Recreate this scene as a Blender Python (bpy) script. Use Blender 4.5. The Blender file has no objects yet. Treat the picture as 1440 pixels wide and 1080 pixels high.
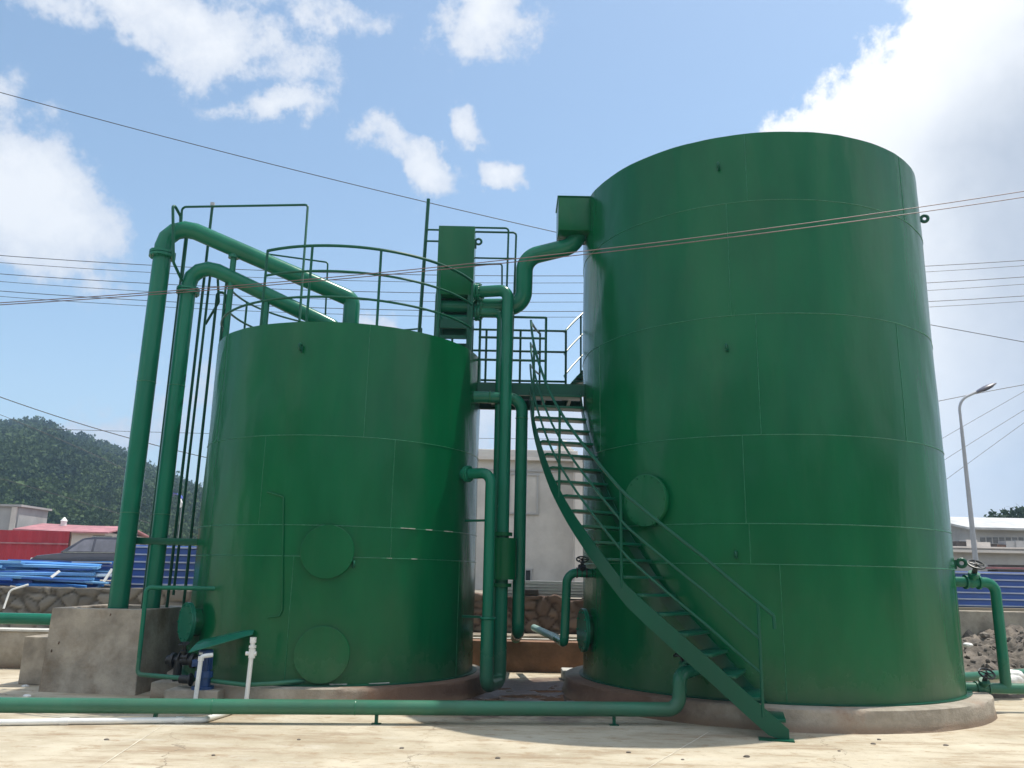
import bpy, bmesh, math, random
import numpy as np
from math import sin, cos, tan, pi, radians, sqrt, atan2, degrees, hypot
from mathutils import Vector, Matrix
random.seed(7); rng = np.random.default_rng(7)
scene = bpy.context.scene

# ------------------------------------------------------------------ camera
F, PITCH, ROLL, EYE = 1160.96, 0.2298, 0.019827, 1.54
cam_d = bpy.data.cameras.new('camera'); cam = bpy.data.objects.new('camera', cam_d)
scene.collection.objects.link(cam)
cam_d.sensor_width = 36.0; cam_d.lens = 36.0 * F / 1440.0
cam_d.clip_start = 0.05; cam_d.clip_end = 5000
cam.matrix_world = Matrix.Translation((0, 0, EYE)) @ Matrix.Rotation(pi / 2 + PITCH, 4, 'X') @ Matrix.Rotation(ROLL, 4, 'Z')
scene.camera = cam
scene.view_settings.view_transform = 'Standard'; scene.view_settings.look = 'None'
scene.view_settings.gamma = 1.0; scene.view_settings.exposure = 0.52
scene.cycles.max_bounces = 8; scene.cycles.diffuse_bounces = 4; scene.cycles.glossy_bounces = 3
scene.cycles.transparent_max_bounces = 8
scene.cycles.caustics_reflective = False; scene.cycles.caustics_refractive = False

def ray(px, py):
    x = (px - 720) / F; y = (540 - py) / F
    c, s = cos(ROLL), sin(ROLL); x, y = c * x - s * y, s * x + c * y
    return Vector((x, cos(PITCH) - y * sin(PITCH), sin(PITCH) + y * cos(PITCH)))
def P(px, py, Y):                       # point of the photo at depth Y
    d = ray(px, py); t = Y / d.y
    return Vector((d.x * t, Y, EYE + d.z * t))
def PZ(px, py, z=0.0):                  # point of the photo at height z
    d = ray(px, py); t = (z - EYE) / d.z
    return Vector((d.x * t, d.y * t, z))

HAZE = 0.00095
# ------------------------------------------------------------------ sun and sky
SUN_AZ, SUN_EL = radians(62), radians(69.5)
S = Vector((sin(SUN_AZ) * cos(SUN_EL), cos(SUN_AZ) * cos(SUN_EL), sin(SUN_EL)))
sl = bpy.data.lights.new('sun', 'SUN'); sl.energy = 3.6; sl.angle = radians(0.55); sl.color = (1.0, 0.95, 0.86)
so = bpy.data.objects.new('sun', sl); scene.collection.objects.link(so)
so.rotation_euler = S.to_track_quat('Z', 'Y').to_euler()

W = bpy.data.worlds.new('World'); scene.world = W; W.use_nodes = True
class NT:
    def __init__(s, tree): s.t = tree; s.n = tree.nodes; s.l = tree.links
    def new(s, t, **k):
        n = s.n.new(t)
        for a, v in k.items(): setattr(n, a, v)
        return n
    def sock(s, node_in, v):
        if isinstance(v, bpy.types.NodeSocket): s.l.new(v, node_in)
        elif v is not None: node_in.default_value = v
    def math(s, op, a, b=None, c=None, clamp=False):
        n = s.new('ShaderNodeMath', operation=op, use_clamp=clamp)
        s.sock(n.inputs[0], a); s.sock(n.inputs[1], b)
        if c is not None: s.sock(n.inputs[2], c)
        return n.outputs[0]
    def vmath(s, op, a, b=None, out=0):
        n = s.new('ShaderNodeVectorMath', operation=op)
        s.sock(n.inputs[0], a)
        if b is not None: s.sock(n.inputs[1], b)
        return n.outputs[out]
    def mix(s, f, a, b, blend='MIX'):
        n = s.new('ShaderNodeMix', data_type='RGBA', blend_type=blend, clamp_factor=True)
        s.sock(n.inputs[0], f)
        s.sock(n.inputs[6], (*a, 1) if isinstance(a, tuple) and len(a) == 3 else a)
        s.sock(n.inputs[7], (*b, 1) if isinstance(b, tuple) and len(b) == 3 else b)
        return n.outputs[2]
    def noise(s, vec, scale, detail=4, rough=0.55, out='Fac', dist=0.0):
        n = s.new('ShaderNodeTexNoise'); s.sock(n.inputs['Vector'], vec)
        n.inputs['Scale'].default_value = scale; n.inputs['Detail'].default_value = detail
        n.inputs['Roughness'].default_value = rough; n.inputs['Distortion'].default_value = dist
        return n.outputs[out]
    def smooth(s, v, a, b, lo=0.0, hi=1.0):
        n = s.new('ShaderNodeMapRange', interpolation_type='SMOOTHSTEP')
        s.sock(n.inputs[0], v); s.sock(n.inputs[1], a); s.sock(n.inputs[2], b)
        n.inputs[3].default_value = lo; n.inputs[4].default_value = hi
        return n.outputs[0]
    def mapping(s, vec, scale=(1, 1, 1), loc=(0, 0, 0)):
        n = s.new('ShaderNodeMapping'); s.sock(n.inputs[0], vec)
        n.inputs['Scale'].default_value = scale; n.inputs['Location'].default_value = loc
        return n.outputs[0]

w = NT(W.node_tree); w.n.clear()
sky = w.new('ShaderNodeTexSky', sky_type='NISHITA'); sky.sun_disc = False
sky.sun_elevation = SUN_EL; sky.sun_rotation = SUN_AZ
sky.air_density = 1.0; sky.dust_density = 1.2; sky.ozone_density = 1.3; sky.altitude = 300
tc = w.new('ShaderNodeTexCoord'); D = w.vmath('NORMALIZE', tc.outputs['Generated'])
# clouds: fields of density round fixed world directions, broken up by noise
wob = w.noise(D, 7.0, 6, 0.6, 'Color')
wv = w.vmath('SUBTRACT', wob, (0.5, 0.5, 0.5)); 
Dw = w.vmath('NORMALIZE', w.vmath('ADD', D, w.vmath('MULTIPLY', wv, (0.16, 0.16, 0.16))))
fine = w.noise(D, 19.0, 8, 0.66)
coarse = w.noise(w.mapping(D, (1, 1, 2.2)), 4.2, 7, 0.6)
def blob(px, py, rx, ry, ang=0.0, amp=1.0):
    c = ray(px, py).normalized()
    right = Vector((0, 0, 1)).cross(c) * -1.0
    right.normalize(); up = right.cross(c).normalized()
    if up.z < 0: up = -up
    a = radians(ang); r2 = right * cos(a) + up * sin(a); u2 = up * cos(a) - right * sin(a)
    x = w.math('DIVIDE', w.vmath('DOT_PRODUCT', Dw, tuple(r2), 1), rx / F)
    y = w.math('DIVIDE', w.vmath('DOT_PRODUCT', Dw, tuple(u2), 1), ry / F)
    f = w.math('ADD', w.math('MULTIPLY', x, x), w.math('MULTIPLY', y, y))
    g = w.math('POWER', 2.718, w.math('MULTIPLY', f, -1.0))
    front = w.math('GREATER_THAN', w.vmath('DOT_PRODUCT', D, tuple(c), 1), 0.2)
    return w.math('MULTIPLY', w.math('MULTIPLY', g, front), amp)
blobs = [(215, 8, 190, 58, -8, 1.05), (60, 0, 110, 36, 0, .75), (450, 10, 130, 40, 0, .72), (668, 40, 68, 52, 10, 1.02), (385, 156, 70, 28, 6, .95), (575, 212, 82, 34, -34, 1.0),
         (532, 190, 40, 34, 0, .7), (655, 182, 30, 36, -20, .95), (712, 243, 42, 26, -8, .95), (40, 275, 130, 85, -22, 1.3), (-60, 240, 120, 80, 0, 1.2), (110, 325, 80, 45, -10, .8),
         (170, 605, 130, 34, 0, .8), (240, 560, 150, 60, 0, .62), (720, 610, 200, 60, 0, .85), (520, 480, 60, 40, 0, .62)]
dens = None
for b in blobs:
    g = blob(*b); dens = g if dens is None else w.math('MAXIMUM', dens, g)
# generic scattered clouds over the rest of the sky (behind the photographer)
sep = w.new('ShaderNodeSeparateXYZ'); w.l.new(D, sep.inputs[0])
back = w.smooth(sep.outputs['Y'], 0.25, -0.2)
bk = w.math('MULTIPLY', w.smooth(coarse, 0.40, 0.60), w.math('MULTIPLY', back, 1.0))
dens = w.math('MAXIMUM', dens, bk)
nz = w.math('MULTIPLY', w.math('SUBTRACT', fine, 0.5), 1.5)
nz = w.math('ADD', nz, w.math('MULTIPLY', w.math('SUBTRACT', coarse, 0.5), 0.8))
dn = w.math('ADD', dens, nz)
small = w.smooth(dn, 0.34, 0.76)
# the big bank towards the sun on the right
A0, A1 = ray(1085, 175).normalized(), ray(1255, -20).normalized()
nrm = A0.cross(A1).normalized()
if nrm.dot(ray(1400, 200)) < 0: nrm = -nrm
side = w.vmath('DOT_PRODUCT', Dw, tuple(nrm), 1)
low = w.math('MULTIPLY', w.math('ADD', sep.outputs['Z'], -0.10), 0.0)
A2, A3 = ray(1085, 175).normalized(), ray(1130, 420).normalized()
nr2 = A2.cross(A3).normalized()
if nr2.dot(ray(1400, 300)) < 0: nr2 = -nr2
side2 = w.vmath('DOT_PRODUCT', Dw, tuple(nr2), 1)
bank = w.math('MINIMUM', side, side2)
bankn = w.math('ADD', bank, w.math('MULTIPLY', w.math('SUBTRACT', fine, 0.5), 0.12))
frontY = w.smooth(sep.outputs['Y'], -0.1, 0.2)
bm_ = w.math('MULTIPLY', w.smooth(bankn, -0.008, 0.016), frontY)
deep = w.smooth(bank, 0.06, 0.25)
greyn = w.smooth(w.noise(D, 5.5, 6, 0.6), 0.34, 0.72)
CL = 5.4
edgecol = (0.98 * CL, 0.98 * CL, 0.98 * CL); greycol = (0.46 * CL, 0.505 * CL, 0.585 * CL); grey2 = (0.60 * CL, 0.635 * CL, 0.70 * CL)
bankcol = w.mix(deep, edgecol, w.mix(greyn, greycol, grey2))
smallcol = w.mix(w.smooth(dn, 0.5, 1.3), (0.66 * CL, 0.70 * CL, 0.78 * CL), (0.90 * CL, 0.905 * CL, 0.915 * CL))
haze_h = w.smooth(sep.outputs['Z'], 0.30, 0.0)
skycol = w.mix(w.math('ADD', w.math('MULTIPLY', haze_h, 0.24), 0.0), w.mix(1.0, sky.outputs[0], (0.97, 0.985, 0.90), 'MULTIPLY'), (0.62 * CL, 0.70 * CL, 0.82 * CL))
smallcol = w.mix(back, smallcol, (1.55 * CL, 1.56 * CL, 1.58 * CL))   # unseen clouds facing the sun behind the photographer, brightened to raise ambient light
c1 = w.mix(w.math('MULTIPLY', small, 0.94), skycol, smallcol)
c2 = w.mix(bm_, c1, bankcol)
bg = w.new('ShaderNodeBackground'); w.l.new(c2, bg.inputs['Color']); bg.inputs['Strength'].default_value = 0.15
wo = w.new('ShaderNodeOutputWorld'); w.l.new(bg.outputs[0], wo.inputs['Surface'])
W.cycles.sampling_method = 'MANUAL'; W.cycles.sample_map_resolution = 1024

# ------------------------------------------------------------------ materials
def base_mat(name):
    m = bpy.data.materials.new(name); m.use_nodes = True
    t = NT(m.node_tree); t.n.clear()
    o = t.new('ShaderNodeOutputMaterial'); b = t.new('ShaderNodeBsdfPrincipled')
    t.l.new(b.outputs[0], o.inputs[0])
    return m, t, b
def bump(t, b, h, strength, dist):
    n = t.new('ShaderNodeBump'); n.inputs['Strength'].default_value = strength; n.inputs['Distance'].default_value = dist
    t.sock(n.inputs['Height'], h); t.l.new(n.outputs[0], b.inputs['Normal'])
    return n.outputs[0]
def mat(name, col, rough=0.6, var=0.15, scale=4.0, bmp=0.0, bscale=20.0, metal=0.0, spec=0.5, coat=0.0, col2=None, cover=(0.5, 0.75), stretch=(1, 1, 1)):
    m, t, b = base_mat(name)
    g = t.new('ShaderNodeNewGeometry'); pos = t.mapping(g.outputs['Position'], stretch)
    n1 = t.noise(pos, scale, 6, 0.62)
    lo = tuple(max(0, c * (1 - var)) for c in col); hi = tuple(min(1, c * (1 + var)) for c in col)
    c = t.mix(t.smooth(n1, 0.3, 0.7), lo, hi)
    if col2: c = t.mix(t.smooth(t.noise(pos, scale * 0.43, 7, 0.66), cover[0], cover[1]), c, col2)
    t.l.new(c, b.inputs['Base Color'])
    r = t.math('ADD', rough - 0.06, t.math('MULTIPLY', n1, 0.12), clamp=True); t.l.new(r, b.inputs['Roughness'])
    b.inputs['Metallic'].default_value = metal; b.inputs['Specular IOR Level'].default_value = spec
    b.inputs['Coat Weight'].default_value = coat
    if bmp: bump(t, b, t.noise(pos, bscale, 5, 0.6), bmp, 0.02)
    return m
def green_paint(name, col, rough, zdust=True, wave=0.35, coat=0.0):
    m, t, b = base_mat(name)
    g = t.new('ShaderNodeNewGeometry'); pos = g.outputs['Position']
    n1 = t.noise(t.mapping(pos, (1, 1, 0.35)), 1.7, 6, 0.6)
    lo = tuple(c * 0.88 for c in col); hi = tuple(c * 1.12 for c in col)
    c = t.mix(t.smooth(n1, 0.3, 0.7), lo, hi)
    # thin dust film and a few drips of weather
    dn_ = t.noise(t.mapping(pos, (3, 3, 0.5)), 2.3, 7, 0.68)
    dust = t.math('MULTIPLY', t.smooth(dn_, 0.5, 0.8), 0.03)
    if zdust:
        s = t.new('ShaderNodeSeparateXYZ'); t.l.new(pos, s.inputs[0])
        zn = t.math('ADD', s.outputs['Z'], t.math('MULTIPLY', t.noise(pos, 3.0, 6, 0.7), -0.9))
        run_ = t.math('MULTIPLY', t.smooth(t.noise(t.mapping(pos, (7, 7, 0.28)), 1.6, 6, 0.7), 0.60, 0.78), 0.08)
        dust = t.math('ADD', dust, t.math('MULTIPLY', run_, t.smooth(t.noise(pos, 0.9, 4, 0.6), 0.42, 0.62)))
        dust = t.math('ADD', dust, t.smooth(zn, 0.35, -0.5, 0.0, 0.28))
    c = t.mix(dust, c, (0.17, 0.165, 0.115))
    t.l.new(c, b.inputs['Base Color'])
    t.l.new(t.math('ADD', rough, t.math('ADD', t.math('MULTIPLY', dust, 0.5), t.math('MULTIPLY', t.math('SUBTRACT', n1, 0.5), 0.16))), b.inputs['Roughness'])
    b.inputs['Specular IOR Level'].default_value = 0.30
    b.inputs['Coat Weight'].default_value = coat; b.inputs['Coat Roughness'].default_value = 0.16
    h = t.math('ADD', t.math('MULTIPLY', t.noise(t.mapping(pos, (1, 1, 0.3)), 2.2, 3, 0.5), 1.0), t.math('MULTIPLY', t.noise(pos, 42.0, 4, 0.6), 0.03))
    bump(t, b, h, wave, 0.05)
    return m
GREEN = (0.0005, 0.098, 0.033)
M = {}
M['tank'] = green_paint('tank green paint', GREEN, 0.23, True, 0.40)
M['pipe'] = green_paint('pipe green paint', (0.008, 0.145, 0.084), 0.24, True, 0.12)
M['steel'] = green_paint('steelwork green paint', (0.002, 0.078, 0.043), 0.32, False, 0.1)
M['seam'] = mat('weld bead paint', (0.012, 0.15, 0.068), 0.35, 0.2, 30)
M['black'] = mat('black painted iron', (0.012, 0.013, 0.014), 0.42, 0.3, 20)
M['concrete'] = mat('cast concrete', (0.33, 0.285, 0.225), 0.88, 0.30, 2.6, 0.5, 24, col2=(0.18, 0.13, 0.085), cover=(0.48, 0.70))
def plinth_mat():
    m, t, b = base_mat('muddy concrete'); g = t.new('ShaderNodeNewGeometry'); pos = g.outputs['Position']
    n1 = t.noise(pos, 3.0, 7, 0.66); c = t.mix(t.smooth(n1, 0.3, 0.7), (0.26, 0.225, 0.175), (0.42, 0.37, 0.30))
    c = t.mix(t.smooth(t.noise(pos, 1.5, 7, 0.7), 0.50, 0.72, 0, 0.85), c, (0.22, 0.135, 0.085))
    s_ = t.new('ShaderNodeSeparateXYZ'); t.l.new(pos, s_.inputs[0])
    d = t.vmath('LENGTH', t.vmath('MULTIPLY', t.vmath('SUBTRACT', pos, (0.3, 10.6, 0.0)), (0.45, 0.8, 0)), None, 1)
    d = t.math('ADD', d, t.math('MULTIPLY', t.math('SUBTRACT', t.noise(pos, 2.2, 6, 0.65), 0.5), 0.9))
    c = t.mix(t.smooth(d, 1.35, 0.75, 0, 0.9), c, t.mix(n1, (0.085, 0.042, 0.026), (0.19, 0.10, 0.06)))
    zz = t.math('ADD', s_.outputs['Z'], t.math('MULTIPLY', n1, -0.12)); c = t.mix(t.smooth(zz, 0.06, -0.04, 0, 0.7), c, (0.20, 0.125, 0.075))
    t.l.new(c, b.inputs['Base Color']); b.inputs['Roughness'].default_value = 0.88
    bump(t, b, t.noise(pos, 26, 6, 0.65), 0.6, 0.02); return m
M['plinth'] = plinth_mat()
M['brownwall'] = mat('mud stained concrete', (0.24, 0.135, 0.085), 0.9, 0.25, 2.5, 0.6, 20, col2=(0.13, 0.075, 0.05))
M['capstone'] = mat('pale cement capping', (0.55, 0.53, 0.48), 0.85, 0.12, 5, 0.3, 30)
M['pvc'] = mat('white pvc', (0.78, 0.78, 0.75), 0.34, 0.05, 6)
M['palepipe'] = mat('pale green pvc', (0.30, 0.44, 0.38), 0.4, 0.08, 6)
M['motorblue'] = mat('motor blue enamel', (0.018, 0.055, 0.16), 0.38, 0.2, 14)
M['white'] = mat('white paint', (0.75, 0.75, 0.73), 0.5, 0.06, 8)
M['cable'] = mat('cable sheath', (0.05, 0.05, 0.055), 0.55, 0.2, 5)
M['cablered'] = mat('weathered red cable sheath', (0.13, 0.085, 0.085), 0.55, 0.2, 5)
M['lampgrey'] = mat('galvanised steel', (0.36, 0.37, 0.39), 0.45, 0.08, 5)
M['lampdark'] = mat('lamp housing', (0.10, 0.10, 0.13), 0.4, 0.1, 5)
M['rubber'] = mat('rubber', (0.02, 0.02, 0.02), 0.8, 0.2, 20)
M['soil'] = mat('dry soil', (0.15, 0.125, 0.10), 0.95, 0.45, 5.5, 1.0, 22, col2=(0.065, 0.055, 0.045), cover=(0.45, 0.7))
M['clod'] = mat('soil clod', (0.17, 0.145, 0.12), 0.95, 0.4, 2.2, 1.0, 18, col2=(0.11, 0.09, 0.075))
M['bag'] = mat('white plastic bag', (0.72, 0.71, 0.68), 0.5, 0.1, 6, 0.6, 14)
M['render'] = mat('cement render', (0.54, 0.51, 0.47), 0.9, 0.16, 0.7, 0.3, 12, col2=(0.40, 0.37, 0.34), cover=(0.52, 0.85))
M['renderlight'] = mat('pale render', (0.64, 0.59, 0.54), 0.9, 0.10, 0.9, 0.2, 12)
M['greybuild'] = mat('grey block wall', (0.36, 0.355, 0.35), 0.9, 0.14, 0.5, 0.3, 8, col2=(0.18, 0.18, 0.18))
M['greyglass'] = mat('dull window', (0.13, 0.13, 0.13), 0.4, 0.3, 2)
M['glassdark'] = mat('dark window', (0.03, 0.035, 0.04), 0.15, 0.2, 3)
M['roofwhite'] = mat('pale sheet roofing', (0.47, 0.47, 0.46), 0.55, 0.2, 1.2)
M['roofpink'] = mat('faded red sheet roofing', (0.40, 0.17, 0.18), 0.6, 0.25, 1.6)
M['hoardred'] = mat('red hoarding sheet', (0.42, 0.020, 0.035), 0.5, 0.14, 0.6)
M['fenceblue'] = mat('blue coated steel sheet', (0.04, 0.105, 0.36), 0.42, 0.14, 1.0, col2=(0.11, 0.17, 0.36), cover=(0.58, 0.85))
M['fenceedge'] = mat('pale blue sheet rib', (0.40, 0.44, 0.54), 0.5, 0.2, 2.0)
M['carpaint'] = mat('dark car paint', (0.050, 0.048, 0.066), 0.25, 0.08, 2, coat=0.5)
M['carglass'] = mat('car glass', (0.22, 0.215, 0.25), 0.2, 0.25, 1.5)  # pale base colour stands in for sky reflected in the windows
M['chrome'] = mat('bright trim', (0.6, 0.6, 0.6), 0.25, 0.05, 5, metal=1.0)
M['rust'] = mat('rusty steel', (0.13, 0.075, 0.05), 0.8, 0.4, 8)
M['slab'] = mat('dark board', (0.06, 0.05, 0.045), 0.8, 0.3, 5)
for i, c in enumerate([(0.035, 0.12, 0.42), (0.06, 0.23, 0.58), (0.18, 0.40, 0.66), (0.48, 0.58, 0.66), (0.74, 0.74, 0.70), (0.02, 0.06, 0.24)]):
    M['sheet%d' % i] = mat('scrap sheet paint %s' % 'abcdef'[i], c, 0.45, 0.15, 2.0)

def ground_mat():
    m, t, b = base_mat('concrete yard')
    g = t.new('ShaderNodeNewGeometry'); pos = g.outputs['Position']
    n1 = t.noise(pos, 0.55, 8, 0.62); n2 = t.noise(t.mapping(pos, (0.6, 2.4, 1)), 1.3, 8, 0.68); n3 = t.noise(pos, 9.0, 6, 0.7)
    c = t.mix(t.smooth(n1, 0.32, 0.68), (0.38, 0.32, 0.225), (0.57, 0.505, 0.385))
    c = t.mix(t.smooth(n2, 0.48, 0.68, 0, 0.8), c, (0.27, 0.19, 0.115))
    c = t.mix(t.smooth(n2, 0.30, 0.46, 0.5, 0), c, (0.55, 0.51, 0.43))
    c = t.mix(t.smooth(n3, 0.56, 0.74, 0, 0.55), c, (0.24, 0.185, 0.13))
    n5 = t.noise(t.mapping(pos, (1.0, 1.6, 1)), 3.4, 9, 0.74); c = t.mix(t.smooth(n5, 0.52, 0.66, 0, 0.75), c, (0.31, 0.215, 0.125)); c = t.mix(t.smooth(n5, 0.28, 0.44, 0.6, 0), c, (0.63, 0.575, 0.46))
    vo = t.new('ShaderNodeTexVoronoi', feature='DISTANCE_TO_EDGE'); vo.inputs['Scale'].default_value = 0.23
    t.l.new(t.vmath('ADD', pos, t.vmath('MULTIPLY', t.noise(pos, 1.6, 6, 0.65, 'Color'), (0.9, 0.9, 0))), vo.inputs['Vector'])
    c = t.mix(t.math('MULTIPLY', t.smooth(vo.outputs['Distance'], 0.0022, 0.0008), t.smooth(t.noise(pos, 0.5, 3, 0.5), 0.46, 0.56, 0, 0.75)), c, (0.17, 0.13, 0.09))
    c = t.mix(t.smooth(t.noise(pos, 33.0, 3, 0.6), 0.66, 0.74, 0, 0.7), c, (0.16, 0.13, 0.10))
    # wet muddy floor between the two tanks, dying out in an uneven edge
    s = t.new('ShaderNodeSeparateXYZ'); t.l.new(pos, s.inputs[0])
    dx = t.math('DIVIDE', t.math('SUBTRACT', s.outputs['X'], 0.35), 1.7); dy = t.math('DIVIDE', t.math('SUBTRACT', s.outputs['Y'], 11.75), 1.8)
    rr = t.math('SQRT', t.math('ADD', t.math('MULTIPLY', dx, dx), t.math('MULTIPLY', dy, dy)))
    rr = t.math('ADD', rr, t.math('MULTIPLY', t.math('SUBTRACT', t.noise(pos, 1.8, 7, 0.65), 0.5), 1.3))
    wet = t.smooth(rr, 1.22, 0.82)
    c = t.mix(t.math('MULTIPLY', wet, 0.93), c, t.mix(t.smooth(n3, 0.4, 0.62), (0.075, 0.040, 0.030), (0.16, 0.092, 0.065)))
    pud = t.smooth(t.math('ADD', t.math('MULTIPLY', t.math('SUBTRACT', t.noise(t.mapping(pos, (0.7, 1.6, 1)), 1.6, 4, 0.5), 0.5), 2.2), t.math('SUBTRACT', 0.40, rr)), 0.0, 0.22)
    t.l.new(c, b.inputs['Base Color'])
    ro = t.math('SUBTRACT', 0.9, t.math('ADD', t.math('MULTIPLY', wet, 0.38), t.math('MULTIPLY', pud, 0.46)))
    t.l.new(ro, b.inputs['Roughness'])
    h = t.math('MULTIPLY', t.math('ADD', t.noise(pos, 30, 5, 0.65), t.math('MULTIPLY', n2, 0.6)), t.math('SUBTRACT', 1.0, pud))
    bump(t, b, h, 0.35, 0.012)
    return m
M['ground'] = ground_mat()
M['yard'] = mat('upper yard earth', (0.26, 0.225, 0.17), 0.95, 0.2, 0.3, 0.5, 3)
M['hill'] = mat('hillside scrub', (0.025, 0.045, 0.022), 0.95, 0.3, 0.05, 0.5, 1)
def leaf_mat():
    m, t, b = base_mat('woodland leaves')
    g = t.new('ShaderNodeNewGeometry')
    n = t.noise(g.outputs['Position'], 0.035, 5, 0.6)
    at = t.new('ShaderNodeAttribute', attribute_name='tone')
    c = t.mix(t.smooth(n, 0.40, 0.60), (0.014, 0.033, 0.022), (0.044, 0.076, 0.032))
    c = t.mix(at.outputs['Fac'], c, (0.080, 0.125, 0.048))
    t.l.new(c, b.inputs['Base Color']); b.inputs['Roughness'].default_value = 0.7
    b.inputs['Specular IOR Level'].default_value = 0.1
    tr = t.new('ShaderNodeBsdfTranslucent'); t.l.new(c, tr.inputs['Color']); mx = t.new('ShaderNodeMixShader'); mx.inputs[0].default_value = 0.18
    t.l.new(b.outputs[0], mx.inputs[1]); t.l.new(tr.outputs[0], mx.inputs[2]); t.l.new(mx.outputs[0], [n_ for n_ in t.n if n_.type == 'OUTPUT_MATERIAL'][0].inputs[0])
    return m
M['leaf'] = leaf_mat()
def stone_mat(name, dark, light, mortar):
    m, t, b = base_mat(name)
    g = t.new('ShaderNodeNewGeometry'); at = t.new('ShaderNodeAttribute', attribute_name='stone'); ed = t.new('ShaderNodeAttribute', attribute_name='mortar')
    n = t.noise(g.outputs['Position'], 7.0, 6, 0.65)
    c = t.mix(t.math('ADD', t.math('MULTIPLY', at.outputs['Fac'], 0.65), t.math('MULTIPLY', n, 0.4)), dark, light)
    c = t.mix(ed.outputs['Fac'], c, mortar)
    t.l.new(c, b.inputs['Base Color']); b.inputs['Roughness'].default_value = 0.9
    bump(t, b, t.noise(g.outputs['Position'], 22, 5, 0.65), 0.6, 0.02)
    return m
M['stone'] = stone_mat('grey rubble stone', (0.10, 0.092, 0.08), (0.27, 0.25, 0.215), (0.075, 0.065, 0.052))
M['stonered'] = stone_mat('reddish rubble stone', (0.12, 0.07, 0.055), (0.33, 0.235, 0.19), (0.095, 0.06, 0.048))

# ------------------------------------------------------------------ mesh helpers
def fillet(pts, r, n=7):
    pts = [Vector(p) for p in pts]; out = [pts[0]]
    for i in range(1, len(pts) - 1):
        rr = r[i] if isinstance(r, dict) and i in r else (r if not isinstance(r, dict) else 0.1)
        a, b, c = pts[i - 1], pts[i], pts[i + 1]
        u = (a - b).normalized(); v = (c - b).normalized(); ang = u.angle(v)
        if ang > pi - 0.02 or rr <= 0: out.append(b); continue
        d = min(rr / tan(ang / 2), (a - b).length * 0.49, (c - b).length * 0.49); rad = d * tan(ang / 2)
        bis = (u + v).normalized(); cen = b + bis * (rad / sin(ang / 2))
        p0 = b + u * d; p1 = b + v * d; e0 = p0 - cen; tot = e0.angle(p1 - cen); ax = e0.cross(p1 - cen).normalized()
        for k in range(n + 1): out.append(cen + Matrix.Rotation(tot * k / n, 3, ax) @ e0)
    out.append(pts[-1]); return out
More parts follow.
